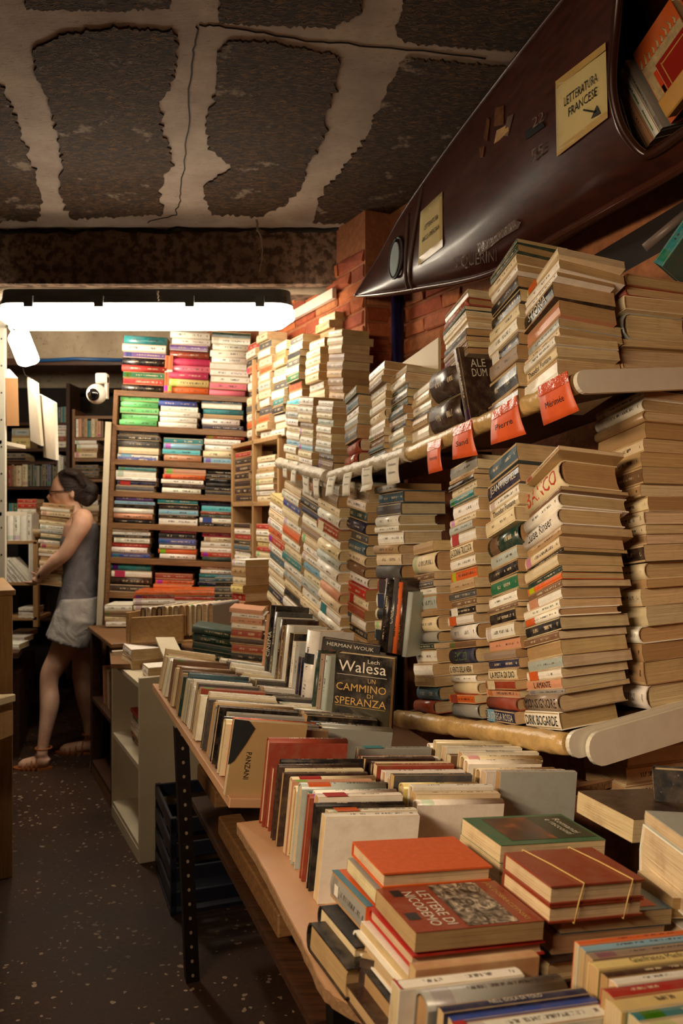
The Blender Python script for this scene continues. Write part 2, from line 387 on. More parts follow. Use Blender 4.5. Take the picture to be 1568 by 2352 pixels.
def parse(tok):
    title = None; band = None
    if '=' in tok: tok, title = tok.split('='); title = title.replace('_', ' ')
    if '/' in tok: tok, band = tok.split('/')
    i = 0
    while i < len(tok) and (tok[i].isdigit() or tok[i] == '.'): i += 1
    return float(tok[:i]), tok[i], tok[i+1:], title, ((.08, .34, band) if band else None)
def stack(name, corner, ex, ey, ez, specs, group, px, ln, wd, far=False, up=Z, jx=.006, jy=.006, yaw=1.8, fan=None, k=1.0):
    """books lying one on another, listed from the bottom; ex runs along the spines, ey from the spine inwards"""
    pos = Vector(corner); out = []; n = 0; toks = specs.split()
    for tok in toks:
        tpx, code, fl, title, band = parse(tok); T = tpx*px*k; n += 1
        if fan:
            f = n/len(toks); l_ = fan[0]*(1-f)+fan[1]*f; d_ = fan[2]*(1-f)+fan[3]*f
            ex = (Vector((.3, -.954, 0))*1.0+Z*l_).normalized(); ey = Vector((.954, .3, 0))+Z*d_; ey = (ey-ex*ey.dot(ex)).normalized(); ez = ex.cross(ey).normalized()
        hard = 'h' in fl; Lb = ln*random.uniform(.9, 1.0); Wb = wd*random.uniform(.86, 1.04)
        if 'L' in fl: Lb = ln*1.02
        if 'S' in fl: Lb = ln*.82
        R = rotz_about(ez, math.radians(random.uniform(-yaw, yaw)))
        a, b = R @ ex, R @ ey
        o = pos+a*random.uniform(-jx, jx)+b*random.uniform(-jy, jy)
        if far: o = o-ex*Lb
        else: o = o+ex*(ln-Lb)*random.random()*.5
        lab = '%s %s, %s from bottom of the %s' % (PAL[code][1], 'hardback' if hard else 'paperback', ordw(n), name)
        out.append(book(frame(o, a, b, ez), Lb, Wb, T-.0004, code, lab, group, hard, 'r' in fl if hard and 'r' in fl else None, 'g' in fl or None, title, band=band))
        pos = pos+up*(T/ez.dot(up))
    return pos
def vrow(name, u0, v0, d, specs, group, ey=None, hpx=70, wd=.14, lean=0):
    """books standing side by side, spines to the viewer: width px and colour, left to right"""
    ey = ey or Y; pos = P(u0, v0, d); px = d/F; n = 0
    right = ey.cross(Z)
    for tok in specs.split():
        tpx, code, fl, title, band = parse(tok); T = tpx*px; n += 1; Lb = hpx*px*random.uniform(.82, 1.0)
        hard = 'h' in fl
        up = (Z+right*lean).normalized(); ez = up.cross(ey)
        lab = '%s %s, %s from left in the %s' % (PAL[code][1], 'hardback' if hard else 'paperback', ordw(n), name)
        book(frame(pos+right*T, up, ey, ez), Lb, wd*random.uniform(.85, 1), T-.0006, code, lab, group, hard, title=title)
        pos = pos+right*T
def row_up(name, pos, S, Nn, Td, specs, group, ln, wd, lean=0.0, step=1.0, hmix=.35):
    """books standing on their fore-edges, spines up, listed from the far end; S along the spines, Nn up, Td towards the far end"""
    n = 0; p = Vector(pos); out = []
    for tok in specs.split():
        tmm, code, fl, title, band = parse(tok); T = tmm*.001; n += 1
        hard = 'h' in fl or (hmix and random.random() < hmix); Lb = ln*random.uniform(.88, 1.0)*(1.06 if 'L' in fl else 1); Wb = wd*random.uniform(.9, 1.05)*(1.3 if 'H' in fl else 1)
        up = (Nn+Td*(lean+random.uniform(-.03, .03))).normalized()
        p = p-Td*(T*step)
        s2 = (rotz_about(Nn, math.radians(random.uniform(-1.5, 1.5))) @ S)
        ey = -up; ez = s2.cross(ey)
        o = p+up*Wb+s2*random.uniform(-.008, .012)
        lab = '%s %s, %s from far end of the %s' % (PAL[code][1], 'hardback' if hard else 'paperback', ordw(n), name)
        out.append(book(frame(o, s2, ey, ez), Lb, Wb, T-.0006, code, lab, group, hard, title=title, band=band))
    return p
make_texts(['LETTERATURA', 'FRANCESE', 'ANGLO-AMERICANA', 'S QUERINI', '55', '22', 'HERMAN WOUK', 'VENTO DI', 'Lech', 'Walesa', 'UN', 'CAMMINO', 'DI', 'SPERANZA',
            'LETTERE DI', 'NICODEMO', 'JAN DOBRACZYNSKI', 'Romanzi', 'e racconti', 'BANCO', 'MONSIGNORE', 'DIRK BOGARDE', 'Luise Rinser', 'JEAN MICHEL', 'GUENASSIA',
            'LA DONNA TRUCCATA', 'IL VENTO DELLA NERA', 'LA PISTA DI DIO', 'Theodor Fontane', 'EMILIO', 'ALE', 'DUM', 'GR', 'Nemirovsky', 'Mérimée', 'Pierre', 'Sand',
            'LA ZATTERA DELLA MEDUSA', 'Felix Milani', 'IL FORZATO', 'Addio Valentin', 'NELL ISOLA DI TOLO', 'Gianfranco Manfredi', 'TASCABILI', 'PANZANI', 'GIORGIO',
            'Roth', 'Hardy', 'Swift', 'Joyce', 'Doyle', 'Wilde', 'Dickens', 'Defoe', 'BUIO', 'LA STREGA ROSSA', 'Ajar', 'P', 'A', 'Le Carre', 'GIALLO', 'CINEMA', 'STORIA', 'L AMANTE'])
# ================================================================== THE SETTING
def st(o, label, cat): return tag(o, label, cat, kind='structure')
def mat_floor():
    m, nt, p = nodes('worn_terrazzo'); tc = N(nt, 'ShaderNodeTexCoord')
    nd = N(nt, 'ShaderNodeTexNoise', Scale=30.0, Detail=2.0); nt.links.new(tc.outputs['Object'], nd.inputs['Vector'])
    nv_ = N(nt, 'ShaderNodeVectorMath', operation='MULTIPLY_ADD'); nt.links.new(nd.outputs['Color'], nv_.inputs[0]); nv_.inputs[1].default_value = (.03, .03, .03); nt.links.new(tc.outputs['Object'], nv_.inputs[2])
    vo = N(nt, 'ShaderNodeTexVoronoi', Scale=50.0, Randomness=1.0); nt.links.new(nv_.outputs[0], vo.inputs['Vector'])
    wn = N(nt, 'ShaderNodeSeparateColor'); nt.links.new(vo.outputs['Color'], wn.inputs[0])
    n1 = N(nt, 'ShaderNodeTexNoise', Scale=1.6, Detail=5.0); nt.links.new(tc.outputs['Object'], n1.inputs['Vector'])
    n2 = N(nt, 'ShaderNodeTexNoise', Scale=60.0, Detail=5.0, Roughness=.8); nt.links.new(tc.outputs['Object'], n2.inputs['Vector'])
    rad = mth(nt, 'MULTIPLY', wn.outputs[1], .42)
    chip = mth(nt, 'MULTIPLY', mth(nt, 'LESS_THAN', vo.outputs['Distance'], rad), mth(nt, 'GREATER_THAN', wn.outputs[0], .66))
    chip = mth(nt, 'MULTIPLY', chip, ramp(nt, n1.outputs[0], [(.36, (0, 0, 0)), (.56, (1, 1, 1))]))
    base = mix(nt, n2.outputs[0], s2l((30, 18, 12)), s2l((84, 58, 42)))
    base = mix(nt, ramp(nt, n1.outputs[0], [(.3, (.7,)*3), (.6, (0, 0, 0))]), base, s2l((18, 11, 8)))
    cc = mix(nt, wn.outputs[2], s2l((110, 88, 74)), s2l((170, 146, 124)))
    nt.links.new(mix(nt, chip, base, cc), p.inputs['Base Color'])
    nt.links.new(ramp(nt, n1.outputs[0], [(.3, (.6,)*3), (.7, (.8,)*3)]), p.inputs['Roughness']); p.inputs['Specular IOR Level'].default_value = .25; bump(nt, p, n2.outputs[0], .35, .004)
    return m
fl = MB().box((-5, -2, -.1), (8, 0, 0), (0, 11.5, 0), (0, 0, .1)).build('floor', mat_floor()); st(fl, 'dark worn terrazzo floor with pale stone chips', 'floor')
def mat_plaster(name, c1, c2, c3, sc=3.0):
    m, nt, p = nodes(name); tc = N(nt, 'ShaderNodeTexCoord')
    n1 = N(nt, 'ShaderNodeTexNoise', Scale=sc, Detail=6.0, Roughness=.6); nt.links.new(tc.outputs['Object'], n1.inputs['Vector'])
    mp = N(nt, 'ShaderNodeMapping'); mp.inputs['Scale'].default_value = (1, 3, 1); nt.links.new(tc.outputs['Object'], mp.inputs[0])
    n2 = N(nt, 'ShaderNodeTexNoise', Scale=38.0, Detail=6.0, Roughness=.75); nt.links.new(mp.outputs[0], n2.inputs['Vector'])
    c = ramp(nt, n1.outputs[0], [(.35, s2l(c2)), (.65, s2l(c1))])
    c = mix(nt, ramp(nt, n2.outputs[0], [(.58, (0, 0, 0)), (.68, (.8,)*3)]), c, s2l(c3))
    nt.links.new(c, p.inputs['Base Color']); p.inputs['Roughness'].default_value = .9; bump(nt, p, n2.outputs[0], .3, .006)
    MATS[name] = m; return m
PLAST = mat_plaster('ceiling_plaster', (178, 160, 144), (140, 120, 108), (92, 74, 62))
PLAST2 = mat_plaster('limewashed_slab', (176, 160, 136), (126, 108, 88), (92, 74, 58), 2.2)
def mat_fibre():
    m, nt, p = nodes('wood_wool_board'); tc = N(nt, 'ShaderNodeTexCoord')
    w = N(nt, 'ShaderNodeTexNoise', Scale=34.0, Detail=3.0); nt.links.new(tc.outputs['Object'], w.inputs['Vector'])
    acc = None
    for ang in (.35, .95, 1.6, 2.2, 2.85):
        ad = N(nt, 'ShaderNodeVectorMath', operation='MULTIPLY_ADD'); nt.links.new(w.outputs['Color'], ad.inputs[0]); ad.inputs[1].default_value = (.035, .035, 0); nt.links.new(tc.outputs['Object'], ad.inputs[2])
        mp = N(nt, 'ShaderNodeMapping'); mp.inputs['Location'].default_value = (ang*7, ang*3, 0); mp.inputs['Rotation'].default_value = (0, 0, ang); mp.inputs['Scale'].default_value = (34, 270, 1); nt.links.new(ad.outputs[0], mp.inputs[0])
        n = N(nt, 'ShaderNodeTexNoise', Scale=1.0, Detail=0.0); nt.links.new(mp.outputs[0], n.inputs['Vector'])
        r = ramp(nt, n.outputs[0], [(.62, (0, 0, 0)), (.72, (1, 1, 1))])
        acc = r if acc is None else mth(nt, 'MAXIMUM', mth(nt, 'MULTIPLY', acc, .8), r)
    big = N(nt, 'ShaderNodeTexNoise', Scale=7.0, Detail=7.0, Roughness=.65); nt.links.new(tc.outputs['Object'], big.inputs['Vector'])
    c = mix(nt, acc, s2l((36, 22, 13)), s2l((116, 82, 48)))
    c = mix(nt, ramp(nt, big.outputs[0], [(.35, (0, 0, 0)), (.7, (.6,)*3)]), c, s2l((46, 31, 22)))
    c = mix(nt, ramp(nt, big.outputs[0], [(.60, (0, 0, 0)), (.66, (.75,)*3)]), c, s2l((150, 130, 112)))
    nt.links.new(c, p.inputs['Base Color']); p.inputs['Roughness'].default_value = .95; bump(nt, p, acc, .8, .008)
    return m
FIB = mat_fibre()
ZC = 2.70; ZL = 2.45; YS = 3.80
ceil = MB().box((-5, -2, ZC), (8, 0, 0), (0, YS+2, 0), (0, 0, .1)).build('ceiling', PLAST); st(ceil, 'stained plaster ceiling with bare fibre boards showing through', 'ceiling')
PAN = [[(150,75),(260,62),(400,68),(410,100),(400,150),(395,200),(365,230),(375,300),(395,370),(365,440),(375,490),(165,500),(135,440),(145,370),(130,290),(105,220),(80,160),(75,110)],
       [(520,90),(620,95),(780,125),(770,200),(745,260),(745,310),(705,380),(690,430),(655,470),(590,495),(480,490),(470,430),(530,380),(480,340),(470,280),(500,200),(495,130)],
       [(-120,150),(0,190),(25,240),(50,300),(60,340),(80,400),(95,450),(85,505),(-150,505)],
       [(930,130),(1150,150),(1300,160),(1300,520),(720,510),(735,450),(800,370),(850,300),(880,220)],
       [(60,-80),(400,-80),(390,15),(250,22),(60,18)], [(520,-80),(830,-80),(830,30),(760,60),(620,55),(500,50)], [(960,-80),(1400,-80),(1300,120),(1150,112),(930,95),(905,70)]]
for poly in PAN:
    pts = []
    for (a, b) in zip(poly, poly[1:]+poly[:1]):
        n = max(3, int(math.hypot(b[0]-a[0], b[1]-a[1])/6))
        for k in range(n):
            f = k/n; ln_ = math.hypot(b[0]-a[0], b[1]-a[1]); j = random.uniform(-11, 11)*random.random()   # ragged across the edge only
            pts.append(PZ(a[0]+(b[0]-a[0])*f+(b[1]-a[1])/ln_*j, min(518, a[1]+(b[1]-a[1])*f-(b[0]-a[0])/ln_*j*.6), ZC))
    q = MB().prism([p+Vector((0, 0, -.006)) for p in pts], (0, 0, .007)).build('fibre_board', FIB, ceil)
# crack lines across the plaster
CRK = mat('dark_crack', (34, 24, 18), .9)
for line in ([(452, 60), (440, 150), (432, 300), (415, 440), (405, 495), (330, 512)], [(455, 58), (520, 62), (700, 92), (860, 108), (1150, 135)]):
    pts = []
    for a, b in zip(line, line[1:]):
        for k in range(8): pts.append(PZ(a[0]+(b[0]-a[0])*k/8+random.gauss(0, 2), a[1]+(b[1]-a[1])*k/8+random.gauss(0, 2), ZC-.0012))
    MB().tube(pts, .0024, 5).build('crack', CRK, ceil)
def mat_speck(name, c1, c2, sc):
    m, nt, p = nodes(name); tc = N(nt, 'ShaderNodeTexCoord')
    n = N(nt, 'ShaderNodeTexNoise', Scale=sc, Detail=3.0, Roughness=.6); nt.links.new(tc.outputs['Object'], n.inputs['Vector'])
    n2 = N(nt, 'ShaderNodeTexNoise', Scale=3.0, Detail=4.0); nt.links.new(tc.outputs['Object'], n2.inputs['Vector'])
    c = ramp(nt, n.outputs[0], [(.42, s2l(c2)), (.56, s2l(c1))])
    nt.links.new(mix(nt, ramp(nt, n2.outputs[0], [(.4, (0, 0, 0)), (.7, (.6,)*3)]), c, s2l(c2)), p.inputs['Base Color'])
    p.inputs['Roughness'].default_value = .9; bump(nt, p, n.outputs[0], .6, .01); MATS[name] = m; return m
ZB = 2.75
low = MB().box((-5, YS, ZB), (8, 0, 0), (0, 3.45, 0), (0, 0, .1)).build('ceiling_low', PLAST2); st(low, 'limewashed ceiling bay behind the concrete beam', 'ceiling')
tr = MB().box((-5, YS-.03, ZL), (8, 0, 0), (0, .30, 0), (0, 0, ZB-ZL)).build('trim_1', mat_speck('speckled_concrete', (150, 122, 102), (84, 64, 50), 26)); st(tr, 'speckled concrete beam where the ceiling steps down', 'beam')
mb = MB(); rr = random.Random(3)
xs = [-3.2+i*.06 for i in range(80)]
mb.tube([(x, YS-.035+rr.gauss(0, .006), ZC-.004+rr.gauss(0, .006)) for x in xs], .012, 6); mb.build('dark_joint', CRK, tr)
mb = MB().tube([(x, YS+.05+rr.gauss(0, .004), ZL-.006+rr.gauss(0, .002)) for x in xs], .022, 8); mb.build('plaster_lip', PLAST2, tr)
# second beam and cross wall far behind, blue conduit under it
tr2 = MB().box((-5, 5.6, 2.44), (6.2, 0, 0), (0, .22, 0), (0, 0, .31)).build('trim_2', PLAST2); st(tr2, 'pale limewashed downstand beam behind the lamp', 'beam')
lp = MB().box((-5, 5.57, 2.40), (6.2, 0, 0), (0, .27, 0), (0, 0, .045)).build('dark_ledge', WOODD, tr2)
tr3 = MB().box((-5, 6.6, 2.40), (4.6, 0, 0), (0, .3, 0), (0, 0, .35)).build('trim_3', PLAST2); st(tr3, 'pale lintel far behind at the left', 'beam')
wb = MB().box((-5, 7.2, 0), (8, 0, 0), (0, .1, 0), (0, 0, 2.6)).build('wall_back', mat('grey_back_wall', (96, 84, 72), .9, .3, 5)); st(wb, 'grey back wall behind the far shelves', 'wall')  # even grey-brown, mottled at random
c = MB().tube([P(80, 829, 5.54), P(170, 824, 5.54), P(280, 827, 5.54)], .012, 8).build('blue_conduit', mat('blue_plastic', (40, 92, 150), .4)); tag(c, 'thin blue conduit running under the far lintel', 'pipe')
wl = MB().box(Vector((-2.9, -2, 0))-A*1.0, A*11, Vector((-.1, -.04, 0)), (0, 0, 2.72)).build('wall_left', mat('left_plaster', (120, 100, 82), .9, .3, 4)); st(wl, 'plain plaster wall along the left of the aisle', 'wall')
wf = MB().box((-5, -2.05, 0), (8, 0, 0), (0, .05, 0), (0, 0, 2.72)).build('wall_front', MATS['left_plaster']); st(wf, 'plain plaster wall behind the viewpoint', 'wall')
# ---- right wall of brick, with a projecting pier
WR0 = Vector((.95, 2.055, 0)); WP0 = Vector((.842, 2.0, 0))
MORT = mat('lime_mortar', (176, 112, 72), .95, .35, 40, bmp=.5); BRK = mat_objcol('old_brick', .9, .35, 26, .7)
wr = MB().box(WR0-A*4.6-B*.007, A*9.8, B*.12, (0, 0, 2.72)).build('wall_right', MORT); st(wr, 'old orange brick wall behind the shelves', 'wall')
tP = t_at(WP0, A, 840); pier0 = WP0+A*tP
pier = MB().box(pier0-B*.007-A*.007, A*3.4, B*.16, (0, 0, 2.75)).build('wall_pier', MORT); st(pier, 'projecting orange brick pier lit by the tube lamp', 'wall')
def bricks(parent, o, ea, n_out, z0, z1, l0, l1, seed, sat=1.0):
    r = random.Random(seed); z = z0; row = 0; meshes = []
    for k in range(6):
        m = MB().box((-.118, -.016, -.028), (.236, 0, 0), (0, .03, 0), (0, 0, .056), bevel=.005)
        for i, v in enumerate(m.v): m.v[i] = v+Vector((r.gauss(0, .003), r.gauss(0, .0025), r.gauss(0, .002)))
        me = bpy.data.meshes.new('brick'); me.from_pydata([tuple(v) for v in m.v], [], m.f); me.materials.append(BRK); me.update(); meshes.append(me)
    while z < z1:
        l = l0-(.125 if row % 2 else 0)
        while l < l1:
            a, b = max(l, l0), min(l+.24, l1)
            if b-a > .03:
                c = s2l(r.choice([(196, 100, 52), (206, 116, 64), (176, 84, 46), (186, 104, 66), (160, 78, 48), (204, 128, 82)]))
                M = frame(o+ea*((a+b)/2)+Z*(z+.03)+n_out*r.uniform(-.004, .003), ea*((b-a)/.24), -n_out, Z)
                mesh_obj('brick', r.choice(meshes), None, parent, M, jit(c, .1))
            l += .25
        z += .066; row += 1
bricks(pier, pier0, A, -B, 1.55, 2.50, .0, 1.25, 1)
bricks(pier, pier0+B*.0, B, -A, 1.50, 2.40, .0, .13, 2)
tW = t_at(WR0, A, 1062)
bricks(wr, WR0+A*tW, A, -B, 1.60, 2.45, 0, .78, 3)
pp = WR0-B*.05+A*t_at(WR0-B*.05, A, 913)
c = MB().tube([pp+Z*.2, pp+Z*2.44], .027, 14).build('drain_pipe', mat('dark_blue_paint', (26, 24, 66), .25, .3, 10)); tag(c, 'dark blue vertical pipe beside the brick pier', 'pipe')
cc = WP0-B*.03; c = MB().box(cc+A*t_at(cc, A, 772)+Z*2.37, A*.95, -B*.02, Z*.045).build('cable_trunking', WMETAL); tag(c, 'white cable trunking along the top of the orange wall', 'trunking')
STUFF_G.update({'books stacked on the far shelf', 'books in the low aisle bookcases', 'books in the pine crate', 'stacks behind the long table', 'books in the light pine bookcase', 'stacks on top of the pine bookcase', 'books in the left cabinet', 'books on the far shelves', 'steeply leaning stacks below the far shelf'})
# ================================================================== LAMPS
def lamp(name, pos, ax, length, label, E):
    """fluorescent batten: grey tray, clips, glowing diffuser; pos is the middle of its top"""
    ax = ax.normalized(); sd = Vector((-ax.y, ax.x, 0)); sd.normalize(); up = sd.cross(ax)*-1
    if up.z < 0: up = -up
    r = empty(name, loc=pos); tag(r, label, 'lamp'); M = frame(Vector((0, 0, 0)), ax, sd, up); h = length/2
    def tub(z0, z1, w0, w1, end):
        V = []; n = 8
        for z, w, e in ((z0, w0, 0), ((z0+z1)/2, (w0*2+w1)/3, end*.35), (z1, w1, end)):
            for sx in (-1, 1):
                for k in range(n+1):
                    ph = -math.pi/2+math.pi*k/n
                    V.append((sx*(h-e-w+w*math.cos(ph)*1.0), sx*w*math.sin(ph), z))
        m = 2*(n+1); Fc = [tuple(range(m)), tuple(range(3*m-1, 2*m-1, -1))]
        for L_ in (0, 1):
            Fc += [(L_*m+i, L_*m+(i+1) % m, (L_+1)*m+(i+1) % m, (L_+1)*m+i) for i in range(m)]
        return MB().add(V, Fc)
    tub(.036, -.03, .058, .080, -.012).build('lamp_tray', mat('grey_lamp_tray', (92, 94, 92), .6), r, M)
    V = []; n = 8; lev = ((-.026, .060, 0.0), (-.05, .088, -.02), (-.085, .086, -.018), (-.122, .058, .035))
    for z, w, e in lev:
        for sx in (-1, 1):
            for k in range(n+1):
                ph = -math.pi/2+math.pi*k/n; V.append((sx*(h-e-w+w*math.cos(ph)), sx*w*math.sin(ph), z))
    m = 2*(n+1); Fc = [tuple(range(m)), tuple(range(4*m-1, 3*m-1, -1))]
    for L_ in range(3): Fc += [(L_*m+i, L_*m+(i+1) % m, (L_+1)*m+(i+1) % m, (L_+1)*m+i) for i in range(m)]
    MB().add(V, Fc).build('diffuser', mat_emit('lamp_glow', (1, .86, .66, 1), E), r, M)
    for x in (-.78, -.3, .32, .8):
        for s in (-1, 1):
            MB().box((x*h-.02, s*.078-.012, -.05), (.04, 0, 0), (0, .024, 0), (0, 0, .05)).build('clip', MATS['grey_lamp_tray'], r, M)
    return r
lamp('fluorescent_lamp', P(338, 690, 3.70), Vector((1, .0, 0)), 1.28, 'long glowing fluorescent tube lamp under the ceiling beam', LAMP_E)
bl = empty('bulkhead_lamp', loc=P(52, 800, 4.35)); tag(bl, 'short glowing bulkhead lamp hanging tilted at the upper left', 'lamp')
ba = (P(40, 768, 4.35)-P(66, 834, 4.40)).normalized(); bs = Y.cross(ba).normalized(); bq = ba.cross(bs)
def rbox(hl, hw, z0, z1, ins):
    V = []; n = 5
    for z, i_ in ((z0, 0), (z1, ins)):
        for cx_, cy_, a0 in ((1, 1, 0), (-1, 1, 90), (-1, -1, 180), (1, -1, 270)):
            for k in range(n+1):
                t = math.radians(a0+90*k/n); V.append(ba*(cx_*(hl-.03-i_)+.03*math.cos(t))+bs*(cy_*(hw-.03-i_)+.03*math.sin(t))+bq*z)
    m = 4*(n+1); return MB().add(V, [tuple(range(m)), tuple(range(2*m-1, m-1, -1))]+[(i, (i+1) % m, m+(i+1) % m, m+i) for i in range(m)])
if bq.y > 0: bq = -bq
rbox(.03, .031, -.06, -.035, 0).build('lamp_mount', MATS['grey_lamp_tray'], bl); rbox(.096, .052, -.035, .04, .010).build('diffuser', mat_emit('bulkhead_glow', (1, .86, .66, 1), LAMP_E*8), bl)
c = MB().tube([P(12, 730, 3.75), P(20, 750, 3.95), P(34, 768, 4.2), P(40, 775, 4.33)], .008, 6).build('lamp_cable', MATS['grey_lamp_tray']); tag(c, 'short grey cable hanging below the left lamp end', 'cable')
WEB = mat('cobweb', (150, 130, 110), .9)
rr = random.Random(5)
for pts, lab in (([(590, 505), (593, 530), (600, 545), (603, 570), (600, 600), (595, 630)], 'dusty cobweb strand hanging from the ceiling before the beam'), ([(361, 668), (362, 680), (364, 694)], 'short cobweb strand hanging above the long lamp')):
    d0 = 3.5 if len(pts) > 3 else 3.6; q = []
    for a, b in zip(pts, pts[1:]):
        for k in range(5): q.append(P(a[0]+(b[0]-a[0])*k/5+rr.gauss(0, 1.0), a[1]+(b[1]-a[1])*k/5, d0))
    tag(MB().tube(q, [.0045*(1-i/len(q))+.001 for i in range(len(q))], 5).build('cobweb', WEB), lab, 'cobweb')
# ================================================================== NEAR WALL SHELVES (they sag away from the viewer)
L1 = (A+Vector((0, 0, -.15))).normalized(); D1 = (B+Vector((0, 0, .10))).normalized(); N1 = D1.cross(L1).normalized(); D1 = L1.cross(N1).normalized()
if N1.z < 0: N1 = -N1
def plate(o, ex, en, th, ln, hgt, slot, name, parent):
    """enamelled end plate with a round nose; ex along it, en up, th its thickness vector"""
    n = 10; r = hgt/2; pts = [o+ex*ln-en*0, o+ex*ln-en*hgt]
    for k in range(n+1):
        ph = -math.pi/2-math.pi*k/n
        pts.append(o+ex*(r+r*math.cos(ph))-en*(r-r*math.sin(ph)))
    p = MB().prism(pts, th).build(name, WMETAL, parent)
    if slot:
        MB().box(o+ex*.035-en*hgt*.56-th*.12, ex*(ln-.035), -en*.004, th*.1).build('slot', BLACK, p)
    for x, z in ((.05, .28), (.06, .8), (.19, .28)) if slot else ((.075, .72),):
        MB().sphere(o+ex*x-en*hgt*z-th*.02, .0042, 8, 5).build('bolt_hole', BLACK, p)
    return p
def wall_shelf(name, label, o, L, D, Nn, ln, dep, rail_r, rail_m, board_m, plate_h=0, plate2=False):
    r = empty(name, loc=o); tag(r, label, 'shelf'); q = Vector((0, 0, 0))
    MB().box(q-Nn*.022, L*ln, D*dep, Nn*.022, bevel=.002).build('board', board_m, r)
    pts = []; rs = []; n = 26
    for k in range(n+1):
        pts.append(q+L*(ln*k/n)-Nn*.016+Nn*random.gauss(0, .0012)-D*.004); rs.append(rail_r*random.uniform(.94, 1.05))
    MB().tube(pts, rs, 14).build('front_rail', rail_m, r)
    if plate_h:
        plate(q-L*.004-D*.022+Nn*plate_h*.22, D, Nn, -L*.012, dep+.15, plate_h, not plate2, 'end_plate', r)
        if plate2: plate(q-L*.02+D*.018+Nn*.002, D, (Nn+D*.0).normalized(), -L*.012, dep+.15, plate_h*1.25, False, 'end_plate', r)
    return r
U0 = P(1328, 866, 1.85); LO0 = P(1310, 1692, 1.85)
tU = t_at(U0, L1, 945); tLo = t_at(LO0, L1, 915)
wall_shelf('wall_shelf', 'upper right shelf with taped round front rail and white end plate', U0, L1, D1, N1, tU, .42, .024, TAPE, WOODD, .054)
wall_shelf('wall_shelf', 'lower right shelf with yellowed round rail and two white end plates', LO0, L1, D1, N1, tLo, .42, .026, TAPE, WOODD, .06, True)
bk = MB().box(U0+D1*.5-N1*.95-L1*.9, L1*(tU+1.0), D1*.012, N1*1.42).build('shade_sheet', DARKB); tag(bk, 'dark sheet painting the shade behind the two right hand shelves', 'board')  # added dark sheet; its colour stands in for the black shade there
pn = MB().box(P(900, 850, 2.95), (P(1006, 775, 2.62)-P(900, 850, 2.95)), B*.01, Z*-.14).build('cream_panel', mat('cream_panel_paint', (206, 186, 150), .6, .06, 8)); tag(pn, 'plain cream board standing behind the upper stacks', 'board')
def put(name, base, L, D, Nn, u, specs, grp, ln, wd, off=.012, **k):
    b = base+D*off+Nn*.006; t = t_at(b, L, u); c = b+L*t
    return stack(name, c, -L, D, Nn, specs, grp, c.y/F, ln, wd, far=True, **k)
G1 = 'books stacked on the lower right shelf'
put('frontmost stack on the lower right shelf', LO0, L1, D1, N1, 1287,
    '42wh=DIRK_BOGARDE 40Th=MONSIGNORE 12g 25z=L_AMANTE 22w/o 28G 36t 20k 30b 20wh/o 20w 24w/z 17k 15o 17x 27c 10b 27c 20t 40whL=Luise_Rinser 35wh 10k 68chrL=BANCO 12t', G1, .17, .185, fan=(0.19, 0.5, 0.1, -0.12))
put('second stack on the lower right shelf', LO0, L1, D1, N1, 1188,
    '30n/l=LA_STREGA_ROSSA 30Rh 20z 22R/c 27c=LA_PISTA_DI_DIO 24n 20T 28z 34w 32bS 12k 28w 36vS 32b 32GS 50xh/k 36ch 26c=Theodor_Fontane 22w 45ng=JEAN_MICHEL 45f', G1, .168, .17, fan=(0.16, 0.36, 0.08, -0.08))
put('third stack on the lower right shelf', LO0, L1, D1, N1, 1092,
    '36ghr 20o/R 27ch 20wh 25c=IL_VENTO_DELLA_NERA 36nhr=EMILIO 17k 38wh 22w/o 20b/w 17k 20s 24t 28o 25w 32c=LA_DONNA_TRUCCATA 28w/r 20G 16c 34w 20e 18c 14b 10t 34g', G1, .168, .16, fan=(0.2, 0.2, 0.06, -0.04))
put('fourth stack on the lower right shelf', LO0, L1, D1, N1, 1000,
    '30Rhr 32fh 24t 30w 32w 14x 26ghr 36chr/k 12t 38G 16w 16s 18k 48chr 24t', G1, .165, .15, fan=(0.2, 0.14, 0.05, 0))
put('pale back stack on the lower right shelf', LO0, L1, D1, N1, 1478,
    '60wh 55th 40t 40wh/x 46c/r 40c 20t 40chr 40d 24t 22c/r 30ch 34c 28t 40k 34t 30c 36t 26th 30wh 20w', G1, .2, .19, off=.235, fan=(0.12, 0.2, 0.08, -0.06))
G2 = 'books stacked on the upper right shelf'
put('frontmost stack on the upper right shelf', U0, L1, D1, N1, 1280,
    '64wgL 25c=Theodor_Fontane 22w 20c 24G 40z 42b=STORIA 15w 30w 22c/o', G2, .168, .175, fan=(0.26, 0.44, 0.02, -0.18))
put('second stack on the upper right shelf', U0, L1, D1, N1, 1190,
    '34d 60bg 36T 30b/w 34w 30c 34b 30b 20w 26c 20x 12x', G2, .16, .16, fan=(0.2, 0.4, 0.02, -0.14))
put('stack on the dark glossy volumes', U0+N1*.182, L1, D1, N1, 1070, '14T 16k 12T 18b 14w 10c 14w 10x 20Rh 22T', G2, .155, .13, fan=(0.25, 0.3, 0.02, -0.05))
put('dark glossy pair beside the standing novel', U0, L1, D1, N1, 1066, '80dhrgL 80dhrgL', G2, .16, .13, jx=.001, yaw=0)
put('back stack on the upper right shelf', U0, L1, D1, N1, 1432, '8r 20th 48th 18t 66Gh 34ch 26Rh 26th', G2, .2, .2, off=.20, fan=(0.15, 0.2, 0.04, -0.04))
